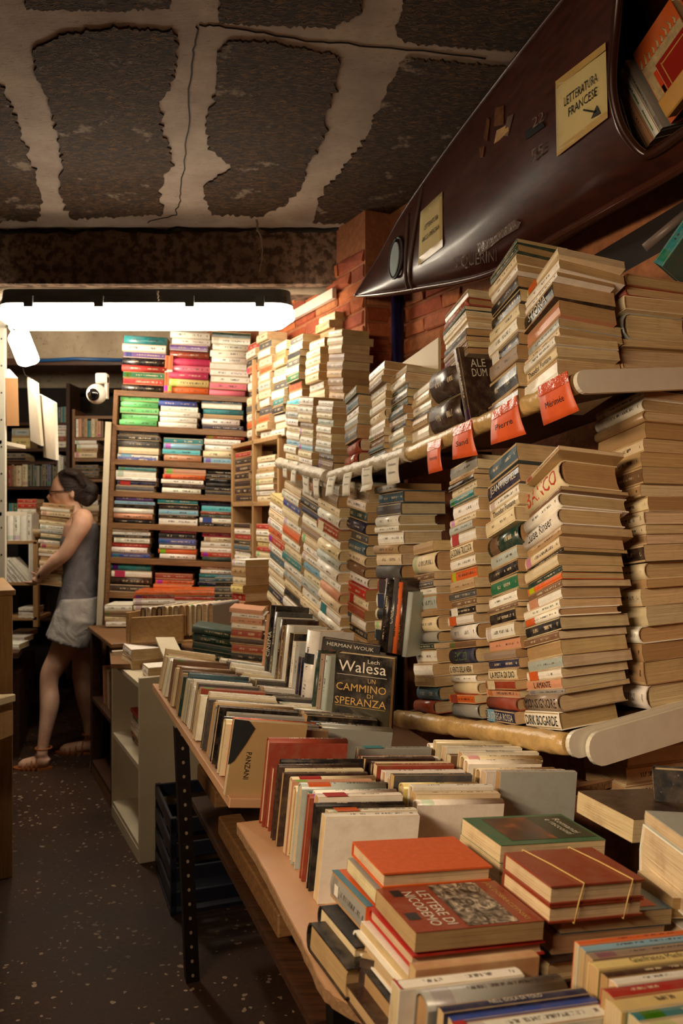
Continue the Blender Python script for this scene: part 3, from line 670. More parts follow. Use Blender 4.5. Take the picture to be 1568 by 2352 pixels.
# standing novel with big white letters
def panel_book(name, label, P0, ex, ey, L, W, T, col, group=None, **kw):
    """book whose front cover shows: ex up the spine, ey towards the fore-edge; front cover is +ez"""
    ez = ex.cross(ey).normalized(); return book(frame(P0, ex, ey, ez), L, W, T, col, label, group, name=name, **kw)
def cover_text(root, key, x0, y0, h, m, w=None, name='title', dz=.0007):
    """lettering on the cover at z=0: reading from the spine to the fore-edge, tops towards the head"""
    V, Fc, asp = TEXTS[key]; w = w or h*asp
    return text_on(lambda a, b: (x0+b*h, y0+a*w, -dz), key, name, m, root)
def cover_quad(root, x0, y0, x1, y1, m, name='printed_panel', dz=.0004):
    return mesh_obj(name, pyd(name, [(x0, y0, -dz), (x1, y0, -dz), (x1, y1, -dz), (x0, y1, -dz)], [(3, 2, 1, 0)]), m, root)
bT = U0+D1*.004+N1*.001; tN = t_at(bT, L1, 1066); cN = bT+L1*(tN-.006)
nv = panel_book('book', 'dark brown novel standing upright with large white capitals', cN-L1*.028+D1*.0, N1, D1, .212, .135, .028, (58, 40, 32), G2, hard=True, rnd=False, gloss=True)
# front cover faces the viewer: spine at left, ez must point back along -L
for key, x0, h in (('ALE', .155, .022), ('DUM', .128, .022)): cover_text(nv, key, x0, .03, h, WHITEINK, w=.05)
cover_text(nv, 'GR', .012, .03, .022, flat('bronze_lettering', (110, 84, 62)), w=.03)
# rod and teal book leaning at the right end
c = MB().tube([P(1480, 570, 2.05), P(1600, 470, 2.0)], .012, 10).build('curtain_rod', mat('grey_rod', (120, 104, 96), .4)); tag(c, 'thin grey rod slanting above the upper shelf books', 'rod')
eu = (P(1600, 470, 1.95)-P(1505, 605, 2.0)).normalized(); ey = (B*.9+Z*.3-eu*(B*.9+Z*.3).dot(eu)).normalized()
book(frame(P(1520, 612, 2.0), eu, ey, eu.cross(ey)), .2, .14, .03, 'e', 'dark teal book leaning at the far right of the upper shelf', G2, True)
# ---- label slips on the rails
def sheet(name, corners, m, label, cat, group=None, curl=.0, nr=7, nc=4, words=(), thick=.0007, parent=None):
    """corners TL TR BR BL as points; a thin sheet, bowed a little"""
    TL, TR, BR, BL = corners; nrm = (TR-TL).cross(BL-TL).normalized()
    if nrm.y > 0: nrm = -nrm
    def at(a, b):
        p = (TL*(1-a)+TR*a)*b+(BL*(1-a)+BR*a)*(1-b); return p+nrm*(curl*math.sin(math.pi*b)*(.6+.4*a))
    o = MB().grid([[at(j/nc, 1-i/nr) for j in range(nc+1)] for i in range(nr+1)], -nrm*thick).build(name, m, parent)
    if label: tag(o, label, cat, group)
    for key, x0, y0, x1, h in words:
        text_on(lambda a, b: at(x0+(x1-x0)*a, y0+h*b)+nrm*.0012, key, 'handwriting', INK, o)
    return o, at, nrm
def rail_d(u, base, L, r): return (base+L*t_at(base, L, u)).y-r
osl = [([(1236, 890), (1303, 853), (1330, 943), (1248, 978)], 'Mérimée', 'large orange paper slip hanging nearest the white end plate'),
       ([(1132, 947), (1187, 909), (1208, 997), (1127, 1022)], 'Pierre', 'orange paper slip, second from the white end plate'),
       ([(1044, 983), (1083, 965), (1097, 1045), (1039, 1056)], 'Sand', 'orange paper slip, third from the white end plate'),
       ([(983, 1019), (1014, 1008), (1016, 1080), (984, 1089)], 'Nemirovsky', 'narrow orange paper slip, fourth from the white end plate')]
for pts, wd_, lab in osl:
    d = [rail_d(u, U0, L1, .05) for u, v in pts]; top = []
    cs = [P(pts[0][0], pts[0][1], d[0]), P(pts[1][0], pts[1][1], d[1]), P(pts[2][0], pts[2][1], d[1]-.012), P(pts[3][0], pts[3][1], d[0]-.012)]
    o, at, nr_ = sheet('label_slip', cs, PAPERO, lab, 'label', 'orange slips on the upper right shelf rail', .006, words=[(wd_, .18, .36, .75, .16)])
    MB().grid([[at(j/3, 1.02-i*.28/3)+nr_*.0016 for j in range(-0, 4)] for i in range(4)]).build('clear_tape', mat('glossy_clear_tape', (206, 90, 60), .08, .2, 30, bmp=.6), o)
# ================================================================== MIDDLE SHELF and FAR SHELF (they meet in a dip)
Q0 = U0+L1*tU; Q1 = P(762, 1086, 3.0); Q2 = P(648, 1056, 3.5)
def mkframe(a, b):
    L = (b-a).normalized(); D = (B-L*B.dot(L)).normalized(); Nn = D.cross(L).normalized()
    return L, D, (Nn if Nn.z > 0 else -Nn)
L2, D2, N2 = mkframe(Q0, Q1); L3, D3, N3 = mkframe(Q1, Q2)
TORN = mat('torn_white_tape', (204, 190, 164), .35, .35, 30, bmp=.8)
wall_shelf('wall_shelf', 'middle shelf with torn white tape along its rail', Q0, L2, D2, N2, (Q1-Q0).length-.01, .3, .024, TORN, WOODD)
wall_shelf('wall_shelf', 'far shelf rising beyond the dip with a whitish rail', Q1+L3*.015, L3, D3, N3, (Q2-Q1).length, .3, .024, TORN, WOODD)
G3 = 'books stacked on the middle shelf'
put('nearest stack on the middle shelf', Q0, L2, D2, N2, 985, '14T 30wg 24t 12s 24w 20c 18w', G3, .15, .15, fan=(.08, .16, 0, -.08))
put('second stack on the middle shelf', Q0, L2, D2, N2, 930, '18c 14G 22wg 16b 14w 20f 18x 20s 14x 24w 16t', G3, .15, .16, fan=(.08, .16, 0, -.08))
put('tallest stack on the middle shelf', Q0, L2, D2, N2, 882, '18fg 14x 16k 18T 22wg 24ch 20w 20c 18w 16k 14c 20w', G3, .15, .16, fan=(.08, .16, 0, -.08))
put('red based stack, middle shelf', Q0, L2, D2, N2, 822, '30Rh 30Rh 34s 24G 18w 26fg 20x', G3, .14, .13, fan=(.08, .16, 0, -.08))
G4 = 'books stacked on the far shelf'
L3b = (A+Vector((0, 0, .24))).normalized(); D3b = B.copy(); N3b = D3b.cross(L3b).normalized()
for nm, u, sp, dd in (('nearest stack on the far shelf', 762, '18kh 18d 14G/a 16w/q 16c 18w 16G 14c 16w 12w', .0), ('second stack on the far shelf', 716, '14w 16c 14l 20w 18c 14T 20c 18w 22w', .0),
                      ('third stack on the far shelf', 684, '16c 18w 14l 18w 14c 18w 16G 16c', .0)):
    put(nm, Q1+L3*.02, L3b if 0 else L3, D3, N3, u, sp, G4, .16, .14)
put('deep stack behind the nearest far shelf pile', Q1+L3*.02, L3, D3, N3, 786, '16k 18k 20t 18k 18t 20k 18k 18k 20t 16k 18k 18t 20k 18k 20t 18t 16c', G4, .16, .14, off=.16)
wsl = [([(652, 1057), (663, 1057), (660, 1100), (650, 1095)], 'Swift'), ([(674, 1059), (686, 1061), (679, 1111), (667, 1107)], 'Defoe'), ([(695, 1077), (712, 1081), (712, 1140), (698, 1132)], 'Roth'),
       ([(720, 1087), (737, 1087), (733, 1142), (721, 1140)], 'Hardy'), ([(756, 1087), (776, 1087), (764, 1136), (747, 1140)], 'Wilde'), ([(791, 1079), (811, 1079), (803, 1136), (786, 1140)], 'Joyce'),
       ([(833, 1067), (857, 1063), (856, 1110), (831, 1116)], 'Doyle'), ([(887, 1051), (917, 1045), (918, 1108), (889, 1116)], 'Dickens')]
for i, (pts, wd_) in enumerate(wsl):
    base, LL = (Q0, L2) if pts[0][0] > 750 else (Q1+L3*.015, L3)
    d = [rail_d(u, base, LL, .05) for u, v in pts]
    cs = [P(pts[0][0], pts[0][1], d[0]), P(pts[1][0], pts[1][1], d[1]), P(pts[2][0], pts[2][1], d[1]-.008), P(pts[3][0], pts[3][1], d[0]-.008)]
    o, at, nr_ = sheet('label_slip', cs, PAPERW, 'white paper slip hanging from the rail, %s from the left' % ordw(i+1), 'label', 'white slips on the middle and far shelf rails', .005, words=[(wd_, .2, .66, .8, .1), (wd_, .2, .38, .75, .09)])
    if i == 6: # folded tail
        MB().grid([[at(0, 0), at(1, 0)], [at(.1, 0)+Z*-.022+nr_*.012, at(1.15, 0)+Z*-.022+nr_*.012]], nr_*-.0006).build('folded_end', PAPERW, o)
# ---- stacks under the middle and far shelf
G5 = 'steeply leaning stacks below the far shelf'; G5b = 'leaning stacks below the middle shelf'
L5 = (A+Vector((0, 0, .26))).normalized(); D5 = B.copy(); N5 = D5.cross(L5).normalized()
def leanstack(name, u, v0, d, L, D, Nn, sp, ln, wd, g=G5b):
    c = P(u, v0, d); stack(name, c, -L, D, Nn, sp, g, d/F, ln, wd, far=True, up=(Z+Vector((0, 0, 0))).normalized(), jx=.007, jy=.008)
leanstack('nearest of the steeply leaning stacks', 775, 1490, 2.95, L5, D5, N5, '26t 22wh 24w/e 26ch 24zh 22w 26wh 22Gh 28ch 20w 24R/c 26wh 22c 28Th 26wh 12s', .19, .13)
leanstack('second of the steeply leaning stacks', 735, 1470, 3.12, L5, D5, N5, '20o 22w/n 20c 24w 22G 20c 22l 18w 24w/n 22c 20T 22w 20n 22b 20w 22z 18w', .19, .13, G5)
leanstack('third of the steeply leaning stacks', 688, 1445, 3.32, L5, D5, N5, '20a 20w 22b 20c 22G 20w 22e/w 20c 20w 22o 20w 22c 20u 20w 20c', .2, .13, G5)
leanstack('farthest of the steeply leaning stacks', 650, 1410, 3.55, L5, D5, N5, '18c 20n 20w 18c 20w 20f 18w 20r 20o 18w 20c 18w 18y', .2, .13, G5)
L6 = (A+Vector((0, 0, .16))).normalized(); N6 = B.cross(L6).normalized()
leanstack('dark leaning stack right of the steep ones', 838, 1500, 2.85, L6, B.copy(), N6, '26t 22b 24w/s 24R 22c/r 26r 26wh 24kh 24ch 26fhg 24s 26nhg 26x 24w 20T 18w', .19, .14)
L7 = (A+Vector((0, 0, -.06))).normalized(); N7 = B.cross(L7).normalized()
leanstack('glossy stack under the torn tape rail', 918, 1500, 2.62, L7, B.copy(), N7, '22d 26f/b 20c 30chr/b 36w/n 34R/d 34sh 26ch 22th 30wh 14w 24wh 28sh 28fh 16g', .17, .17)
# upright books wedged between the stacks
G6 = 'books standing between the stacks'
for i, (u, v, w, hgt, code, lean) in enumerate([(884, 1500, 15, 170, 'b', .10), (897, 1500, 12, 172, 's', .10), (908, 1502, 12, 165, 'o', .09), (918, 1505, 14, 172, 'd', .08), (932, 1510, 10, 150, 'G', .10)]):
    d = 2.42; up = (Z+X*lean).normalized(); ey = (Vector((.6, .8, 0))-up*Vector((.6, .8, 0)).dot(up)).normalized()
    book(frame(P(u, v, d), up, ey, up.cross(ey)), hgt*d/F, .14, w*d/F*1.4, code, '%s upright book wedged between stacks, %s from the left' % (PAL[code][1], ordw(i+1)), G6, True, title='CINEMA' if i == 1 else None)
# ================================================================== KAYAK hung on its side, full of books
KE = [(815, 680, 3.45), (890, 673, 3.22), (960, 662, 3.04), (1125, 627, 2.66), (1300, 530, 2.32), (1440, 452, 2.09), (1568, 380, 1.92), (1760, 262, 1.70), (2100, 60, 1.42)]
TE = [(815, 679, 3.45), (870, 590, 3.30), (925, 490, 3.12), (1010, 365, 2.82), (1100, 243, 2.54), (1200, 113, 2.25), (1300, -12, 2.02), (1440, -190, 1.76), (1700, -520, 1.42)]
def spline(pts, n):
    out = []; m = len(pts)
    for i in range(n+1):
        t = i/n*(m-1); k = min(int(t), m-2); f = t-k
        p0, p1, p2, p3 = pts[max(k-1, 0)], pts[k], pts[k+1], pts[min(k+2, m-1)]
        out.append(p1*.5*2*.5*2*(0)+.5*((2*p1)+(p2-p0)*f+(2*p0-5*p1+4*p2-p3)*f*f+(3*p1-p0-3*p2+p3)*f*f*f))
    return out
NS, NR = 110, 26
ke = spline([P(*k) for k in KE], NS); te = spline([P(*k) for k in TE], NS)
for p in te: p.z = min(p.z, 2.675)
def deck(i, j):
    f = j/NR; k, t = ke[i], te[i]; w = (t-k).length
    return k*(1-f)+t*f-B*(w*.17*math.sin(math.pi*f**.6)**.7)
DK = [[deck(i, j) for j in range(NR+1)] for i in range(NS+1)]
def proj(p): return (CX+F*p.x/p.y, CY-F*(p.z-H)/p.y)
PR = [(proj(DK[i][j]), DK[i][j].y) for i in range(NS+1) for j in range(NR+1)]
def deckP(u, v, lift=.004):
    q = sorted((((a-u)**2+(b-v)**2, d) for (a, b), d in PR), key=lambda x: x[0])[:6]
    ws = [1/(x[0]+1) for x in q]; d = sum(w*x[1] for w, x in zip(ws, q))/sum(ws)
    return P(u, v, d-lift)
COCK = [(1440, -220), (1425, -60), (1414, 60), (1406, 150), (1408, 225), (1428, 295), (1468, 348), (1500, 350), (1568, 304), (1640, 252), (1760, 150), (1900, 0), (1900, -220)]
def inside(u, v, poly):
    c = False
    for (x1, y1), (x2, y2) in zip(poly, poly[1:]+poly[:1]):
        if (y1 > v) != (y2 > v) and u < (x2-x1)*(v-y1)/(y2-y1)+x1: c = not c
    return c
kay = empty('kayak', loc=P(1300, 530, 2.22)); k0 = kay.location.copy()
tag(kay, 'dark brown varnished plywood kayak hung on its side as a bookshelf', 'boat')
def mat_varnish():
    m, nt, p = nodes('varnished_plywood'); tc = N(nt, 'ShaderNodeTexCoord')
    mp = N(nt, 'ShaderNodeMapping'); mp.inputs['Scale'].default_value = (2, 2, 9); nt.links.new(tc.outputs['Object'], mp.inputs[0])
    n1 = N(nt, 'ShaderNodeTexNoise', Scale=6.0, Detail=6.0, Roughness=.6); nt.links.new(mp.outputs[0], n1.inputs['Vector'])
    n2 = N(nt, 'ShaderNodeTexNoise', Scale=4.0, Detail=6.0, Roughness=.7); nt.links.new(tc.outputs['Object'], n2.inputs['Vector'])
    nt.links.new(ramp(nt, n1.outputs[0], [(.3, s2l((46, 20, 14))), (.7, s2l((74, 34, 24)))]), p.inputs['Base Color'])
    nt.links.new(ramp(nt, n2.outputs[0], [(.3, (.28,)*3), (.7, (.46,)*3)]), p.inputs['Roughness']); bump(nt, p, n2.outputs[0], .05, .02)
    p.inputs['Specular IOR Level'].default_value = .35; p.inputs['Coat Weight'].default_value = .15; p.inputs['Coat Roughness'].default_value = .12
    return m
VAR = mat_varnish()
mb = MB(); V = []; Fc = []
for i in range(NS+1):
    for j in range(NR+1): V.append(DK[i][j]-k0)
for i in range(NS):
    for j in range(NR):
        q = (DK[i][j]+DK[i+1][j+1])*.5; u, v = proj(q)
        if not inside(u, v, COCK): Fc.append((i*(NR+1)+j, (i+1)*(NR+1)+j, (i+1)*(NR+1)+j+1, i*(NR+1)+j+1))
mb.add(V, Fc, True); mb.build('deck', VAR, kay, recalc=False)
mb = MB(); NH = 14; V = []; Fc = []
for i in range(NS+1):
    k, t = ke[i], te[i]; w = (t-k).length; nrm = B*.95-Z*.12
    for j in range(NH+1):
        f = j/NH; V.append(k*(1-f)+t*f+nrm*(min(.30, w*.62)*math.sin(math.pi*f)**.8)-k0)
for i in range(NS):
    for j in range(NH): Fc.append((i*(NH+1)+j, i*(NH+1)+j+1, (i+1)*(NH+1)+j+1, (i+1)*(NH+1)+j))
mb.add(V, Fc, True); mb.build('hull', VAR, kay, recalc=False)
MB().tube([p-k0 for p in ke[:-2]], [.003+.011*min(1, i/12) for i in range(NS-1)], 12).build('keel_strip', mat('glossy_keel', (70, 36, 26), .16, .2, 20), kay)
MB().tube([p-k0 for p in te[:-2]], .006, 8).build('gunwale_strip', VAR, kay)
rim = [deckP(u, v, .004)-k0 for u, v in COCK[1:-2]]
MB().tube(spline(rim, 60), .011, 8).build('cockpit_rim', mat('dark_varnished_rim', (56, 28, 20), .25), kay)
# lashing cords, vent hole, lettering, tape scraps
for us in ([(972, 424), (962, 470), (950, 540), (942, 600), (940, 640), (948, 664)], [(938, 492), (934, 540), (931, 590), (931, 640), (936, 664)]):
    MB().tube(spline([deckP(u, v, .009)-k0 for u, v in us], 16), .0055, 7).build('lashing_cord', mat('grey_cord', (92, 70, 60), .7), kay)
cen = deckP(910, 592, .006); e1 = (deckP(913, 545, .006)-deckP(906, 638, .006))*.5; e2 = (deckP(926, 585, .006)-deckP(896, 600, .006))*.5
MB().tube([cen+e1*math.cos(t*math.pi/10)+e2*math.sin(t*math.pi/10)-k0 for t in range(21)], .006, 7).build('vent_ring', mat('black_rubber', (26, 20, 18), .6), kay)
c2 = cen-e2*.25-e1*.05; MB().prism([c2+(e1*.86)*math.cos(t*math.pi/10)+(e2*.66)*math.sin(t*math.pi/10)-k0-B*.003 for t in range(20)], B*.004).build('vent_cover', mat('bluish_plastic', (170, 186, 188), .4), kay)
def deck_word(key, corners, m):
    TL, TR, BR, BL = [Vector((a, b, 0)) for a, b in corners]
    def fn(a, b):
        q = (TL*(1-a)+TR*a)*b+(BL*(1-a)+BR*a)*(1-b); return deckP(q.x, q.y, .012)-k0
    text_on(fn, key, 'hull_lettering', m, kay)
FADED = mat('faded_paint', (120, 96, 84), .7, .5, 40)
deck_word('S QUERINI', [(1042, 590), (1140, 572), (1140, 605), (1042, 622)], FADED)
deck_word('55', [(1219, 346), (1247, 328), (1247, 352), (1219, 376)], FADED); deck_word('22', [(1222, 272), (1248, 254), (1248, 276), (1222, 296)], FADED)
def deck_patch(name, poly, m, lift=.007):
    MB().prism([deckP(u, v, lift)-k0 for u, v in poly], B*.0015).build(name, m, kay)
TP = mat('peeling_tape', (116, 74, 44), .25, .6, 30, bmp=.6); TC = mat('torn_label', (190, 150, 100), .6, .3, 30); TG = mat('torn_grey_tape', (110, 92, 84), .3, .4, 30, bmp=.6)
for poly, m in (([(1110, 318), (1118, 325), (1124, 275), (1118, 270)], TP), ([(1140, 300), (1166, 285), (1168, 300), (1146, 322), (1134, 330)], TC), ([(1134, 290), (1156, 285), (1156, 242), (1136, 248)], TP),
                ([(1165, 268), (1178, 262), (1166, 312), (1156, 312)], TG), ([(1100, 340), (1112, 335), (1108, 360), (1102, 362)], TP),
                ([(1095, 560), (1130, 545), (1180, 505), (1196, 510), (1190, 524), (1150, 548), (1100, 588)], TG), ([(1205, 300), (1246, 280), (1250, 290), (1206, 322)], BLACK)):
    deck_patch('tape_scrap', poly, m)
# the two paper notices
def notice(c4, label, words, strips):
    TL, TR, BR, BL = [Vector((a, b, 0)) for a, b in c4]
    def at(a, b, lift=.007):
        q = (TL*(1-a)+TR*a)*b+(BL*(1-a)+BR*a)*(1-b); return deckP(q.x, q.y, lift)
    o = MB().grid([[at(j/6, 1-i/6) for j in range(7)] for i in range(7)], B*.0008).build('paper_notice', PAPERY); tag(o, label, 'notice')
    for key, x0, y0, x1, h in words: text_on(lambda a, b: at(x0+(x1-x0)*a, y0+h*b, .0115), key, 'handwriting', INK, o)
    for y0, y1 in strips: MB().grid([[at(x/6, y, .0088) for x in range(7)] for y in (y1, (y0+y1)/2, y0)]).build('tape_strip', mat('notice_tape', (190, 156, 92), .3, .15, 20), o)
    return o, at
nt_, at = notice([(1275, 187), (1390, 97), (1395, 270), (1278, 360)], 'large yellowed paper notice with handwritten capitals on the kayak', [('LETTERATURA', .16, .58, .82, .12), ('FRANCESE', .24, .40, .80, .12)], ((.9, 1.0), (.0, .1)))
MB().tube([at(.54, .34, .012), at(.76, .20, .012)], .0022, 6).build('arrow_shaft', INK, nt_)
MB().prism([at(.86, .13, .012), at(.68, .15, .012), at(.80, .27, .012)], -B*.0006).build('arrow_head', INK, nt_)
nt_, at = notice([(965, 487), (1015, 440), (1016, 567), (960, 610)], 'small yellowed paper notice by the cords near the kayak bow', [('LETTERATURA', .2, .58, .8, .09), ('ANGLO-AMERICANA', .12, .38, .86, .09)], ((.0, .14),))
# books standing in the cockpit, leaning
GK = 'books in the kayak'
upk = (P(1405, 212, 2.02)-P(1478, 346, 1.99)).normalized(); sl = (P(1568, 292, 1.86)-P(1478, 346, 1.99)).normalized()
eyk = sl.cross(upk).normalized()
if eyk.dot(B) < 0: eyk = -eyk
base = P(1474, 352, 2.03); sl = (sl-upk*sl.dot(upk)).normalized()
for i, (T, code, hh, lab) in enumerate([(.022, 'k', .155, 'worn brown book leaning at the left edge of the kayak opening'), (.026, 'z', .168, 'pinkish tan paperback second in the kayak opening'),
                                        (.026, 'w', .19, 'white spine with green lines standing in the kayak opening'), (.012, 'g', .195, 'thin grey book between white and red ones in the kayak')]):
    ez = upk.cross(eyk); o = base+(sl*T if ez.dot(sl) < 0 else Vector((0, 0, 0)))
    b = book(frame(o, upk, eyk, ez), hh, .12, T, code, lab, GK, False, band=(.84, .94, 'o') if i == 2 else None)
    if i == 2:
        for x0, x1 in ((.70, .84), (.48, .64), (.08, .38)):
            MB().box((x0*hh, -.0012, T*.46), ((x1-x0)*hh, 0, 0), (0, .001, 0), (0, 0, .0022)).build('printed_line', GREENINK, b)
    base = base+sl*(T+.001)
ez = (-eyk)
bo = base+sl*.004+eyk*.02
# big red ornamental cover facing out: ex up, ey along the opening
exr = upk; eyr = sl; ezr = exr.cross(eyr)
rb = book(frame(bo, exr, eyr, ezr), .20, .16, .03, 'o', 'large red ornamental cover facing out in the kayak', GK, True, rnd=False)
sgn = 1 if ezr.dot(eyk) > 0 else -1
zq = -.0008 if sgn > 0 else .0308
def rq(x0, y0, x1, y1, m, nm, k=1): return MB().box((x0, y0, zq-.0004*k), (x1-x0, 0, 0), (0, y1-y0, 0), (0, 0, .0008*k)).build(nm, m, rb)
ORN = mat('cream_ornament', (206, 178, 130), .7, .4, 60); rq(.02, .005, .15, .16, ORN, 'cream_field'); rq(.03, .045, .128, .16, mat('deep_red_print', (168, 36, 20), .5), 'red_panel', 2)
rq(.02, .03, .12, .043, flat('bright_red_print', (214, 66, 30)), 'red_spine_print', 2); rq(.03, .032, .08, .041, BLACK, 'black_label', 3); rq(.036, .06, .12, .063, GOLD, 'gilt_line', 3); rq(.115, .06, .118, .16, GOLD, 'gilt_line', 3)
rr = random.Random(9)
for k in range(9): 
    MB().tube([(.15+.0*k, .008+k*.017, zq), (.158+rr.random()*.006, .012+k*.017, zq), (.166+rr.random()*.012, .010+k*.017+rr.gauss(0, .004), zq)], [.004, .003, .001], 6).build('scroll_ornament', ORN, rb)
yb = MB().box(P(1508, 236, 1.86), sl*.2, eyk*.03, upk*-.045, bevel=.003).build('ochre_box', mat('ochre_card', (196, 146, 70), .6, .2, 20)); tag(yb, 'ochre cardboard box lying before the red cover in the kayak', 'box')
book(frame(P(1492, 100, 1.95), sl, eyk, sl.cross(eyk)), .18, .12, .02, 'c', 'grey cream paperback lying across the top inside the kayak', GK)
cl = MB().grid([[P(1412, 232, 2.02), P(1424, 226, 2.0)], [P(1430, 285, 2.0), P(1442, 288, 1.98)], [P(1452, 330, 1.97), P(1456, 326, 1.97)]], B*.002).build('plastic_wrap', mat('crumpled_film', (200, 196, 186), .15, .3, 60, bmp=.8)); tag(cl, 'scrap of shiny plastic film by the kayak opening', 'film')
# ================================================================== LONG TABLES
T0 = Vector((-.345, .9386, 0)).normalized(); S0 = Vector((T0.y, -T0.x, 0))
E1 = Vector((-.694, 3.04, .78)); E2 = PZ(545, 1890, .745)
def tilt(k): 
    S = (S0+Vector((0, 0, -k))).normalized(); return S, S.cross(T0).normalized()
SA, NA = tilt(.13)
tb = empty('book_table', loc=E1); tag(tb, 'beige laminate table covered with spine-up rows by the white bookcase', 'table')
MB().box(Vector((0, 0, 0)), -T0*1.30, SA*.78, -NA*.022, bevel=.002).build('tabletop', LAMIN, tb)
lg = P(424, 2258, 2.42)
def angle_leg(top, bot, parent, k):
    d = top-bot; up = d.normalized(); w = .04; fx = S0; fy = T0; n = 18
    MB().prism([bot, bot+fx*w, bot+fx*w+fy*.003, bot+fx*.003+fy*.003, bot+fx*.003+fy*w, bot+fy*w], d).build('leg', STEEL, parent)
    h = MB()
    for i in range(n):
        c = bot+d*((i+.5)/n)+fx*w*.5-fy*.0005; h.prism([c+fx*.0045*math.cos(a*math.pi/4)+up*.0055*math.sin(a*math.pi/4) for a in range(8)], -fy*.0006)
    h.build('bolt_holes', mat('pale_holes', (150, 130, 108), .7), parent)
e0 = E1.copy()
angle_leg(PZ(402, 1672, .758)-e0, PZ(428, 2260, .0)-e0, tb, 0)
for s in ((-.06, .72),): angle_leg(SA*.72-T0*.62-NA*.02, SA*.72-T0*.62-Vector((0, 0, e0.z)), tb, 1)
angle_leg(SA*.7-T0*.05-NA*.02, SA*.7-T0*.05-Vector((0, 0, e0.z)), tb, 2)
SB, NB = tilt(.08)
tb2 = empty('book_table', loc=E2); tag(tb2, 'nearer chipboard table with a rounded worn corner', 'table')
q = lambda u, v: PZ(u, v, .745)-E2
ed = [q(545, 1890), q(600, 1982), q(640, 2058), q(690, 2152), q(722, 2222), q(748, 2262), q(785, 2292), q(838, 2316), q(900, 2330), q(1000, 2345), q(1500, 2440)]
ed2 = spline(ed, 40); ed2 = [p+Vector((random.gauss(0, .0008), random.gauss(0, .0008), 0)) for p in ed2]
far = [ed[-1]+T0*.85+S0*.3, S0*.95-T0*.03, T0*.0+S0*.0]
poly = ed2+far[:2]
MB().prism([p+Vector((0, 0, -.0)) for p in poly], (0, 0, -.005)).build('laminate_top', LAMIN, tb2)
MB().prism([p+Vector((0, 0, -.0055)) for p in poly], (0, 0, -.018)).build('chipboard_core', CHIP, tb2)
for a in (q(1010, 2340)+S0*.0+T0*.06, S0*.8+T0*.0, q(640, 2058)+S0*.1): MB().box(a-Vector((0, 0, .023)), S0*.04, T0*.04, Vector((0, 0, -.722))).build('leg', STEEL, tb2)
# low shelf under the tables with dim planks, a dark crate
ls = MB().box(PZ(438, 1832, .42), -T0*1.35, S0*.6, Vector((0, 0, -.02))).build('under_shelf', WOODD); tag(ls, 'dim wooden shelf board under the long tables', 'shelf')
for i, (u, v, z, ln) in enumerate([(500, 1915, .45, .5), (540, 1985, .46, .42), (452, 1790, .5, .3)]):
    w = MB().box(PZ(u, v, z), -T0*ln, S0*.07, Vector((0, .01, .05)), bevel=.004).build('timber_offcut', WOODM); tag(w, ['rough timber offcut lying far on the under-table shelf', 'rough timber offcut lying near on the under-table shelf', 'short timber offcut behind the perforated leg'][i], 'plank')
cr = empty('plastic_crate', loc=PZ(392, 2105, 0)); tag(cr, 'dark blue slatted plastic crate under the table', 'crate'); CRM = mat('dark_blue_plastic', (26, 28, 42), .4, .3, 20)
for k in range(4):
    z = .03+k*.085
    for o, a, b in ((Vector((0, 0, z)), S0*.34, T0*.012), (Vector((0, 0, z))+T0*.4, S0*.34, T0*.012), (Vector((0, 0, z)), T0*.4, S0*.012), (Vector((0, 0, z))+S0*.34, T0*.4, S0*.012)):
        MB().box(o, a, b, Vector((0, 0, .05)), bevel=.002).build('slat', CRM, cr)
for a in (0, 1):
    for b in (0, 1): MB().box(S0*(.325*a)+T0*(.385*b), S0*.02, T0*.02, Vector((0, 0, .34))).build('corner_post', CRM, cr)
MB().box(Vector((0, 0, 0)), S0*.34, T0*.4, Vector((0, 0, .012))).build('base', CRM, cr)
# ---- spine-up rows
GR_ = 'books standing spine up in rows on the tables'
S1, NN1 = tilt(.20); S2, NN2 = tilt(.15); S3, NN3 = tilt(.10)
EdA = lambda s, y: E1+S0*s+T0*((y-3.04)/.9386)
def rs(cols, lo, hi, **titles):
    out = []
    for i, c_ in enumerate(cols.split()):
        out.append('%.1f%s' % (random.uniform(lo, hi), c_))
    return ' '.join(out)
p = row_up('far left row on the farther table', E1+S0*.015+T0*.02+Z*.002, S1, NN1, T0, rs('s c t t c T c w w/R w w=TASCABILI b', 18, 26), GR_, .2, .128, step=1.22, lean=.02)
p = row_up('middle left row on the farther table', p, S2, NN2, T0, rs('k t c k d t x f G g w w s c R w w', 22, 32), GR_, .2, .135, step=1.2, lean=.02)
p = row_up('near left row on the farther table', p+S0*.0, S2, NN2, T0, rs('c s w t g b g b c oL s k', 22, 34), GR_, .215, .142, step=1.2, lean=.02)
pj = p.copy()
p2 = row_up('far second row on the farther table', E1+S0*.225+T0*.0+Z*-.03, S1, NN1, T0, rs('c w x w G s w c c w k c w c w t', 20, 28), 'stacks behind the long table', .165, .125, step=1.25)
p2 = row_up('middle second row on the farther table', p2, S2, NN2, T0, rs('w s k c T w b k b s w c s w b k', 20, 30), GR_, .165, .13, step=1.25)
row_up('near second row on the farther table', p2, S2, NN2, T0, rs('k s b bh dh ghg=P', 26, 38), GR_, .2, .145, step=1.2)
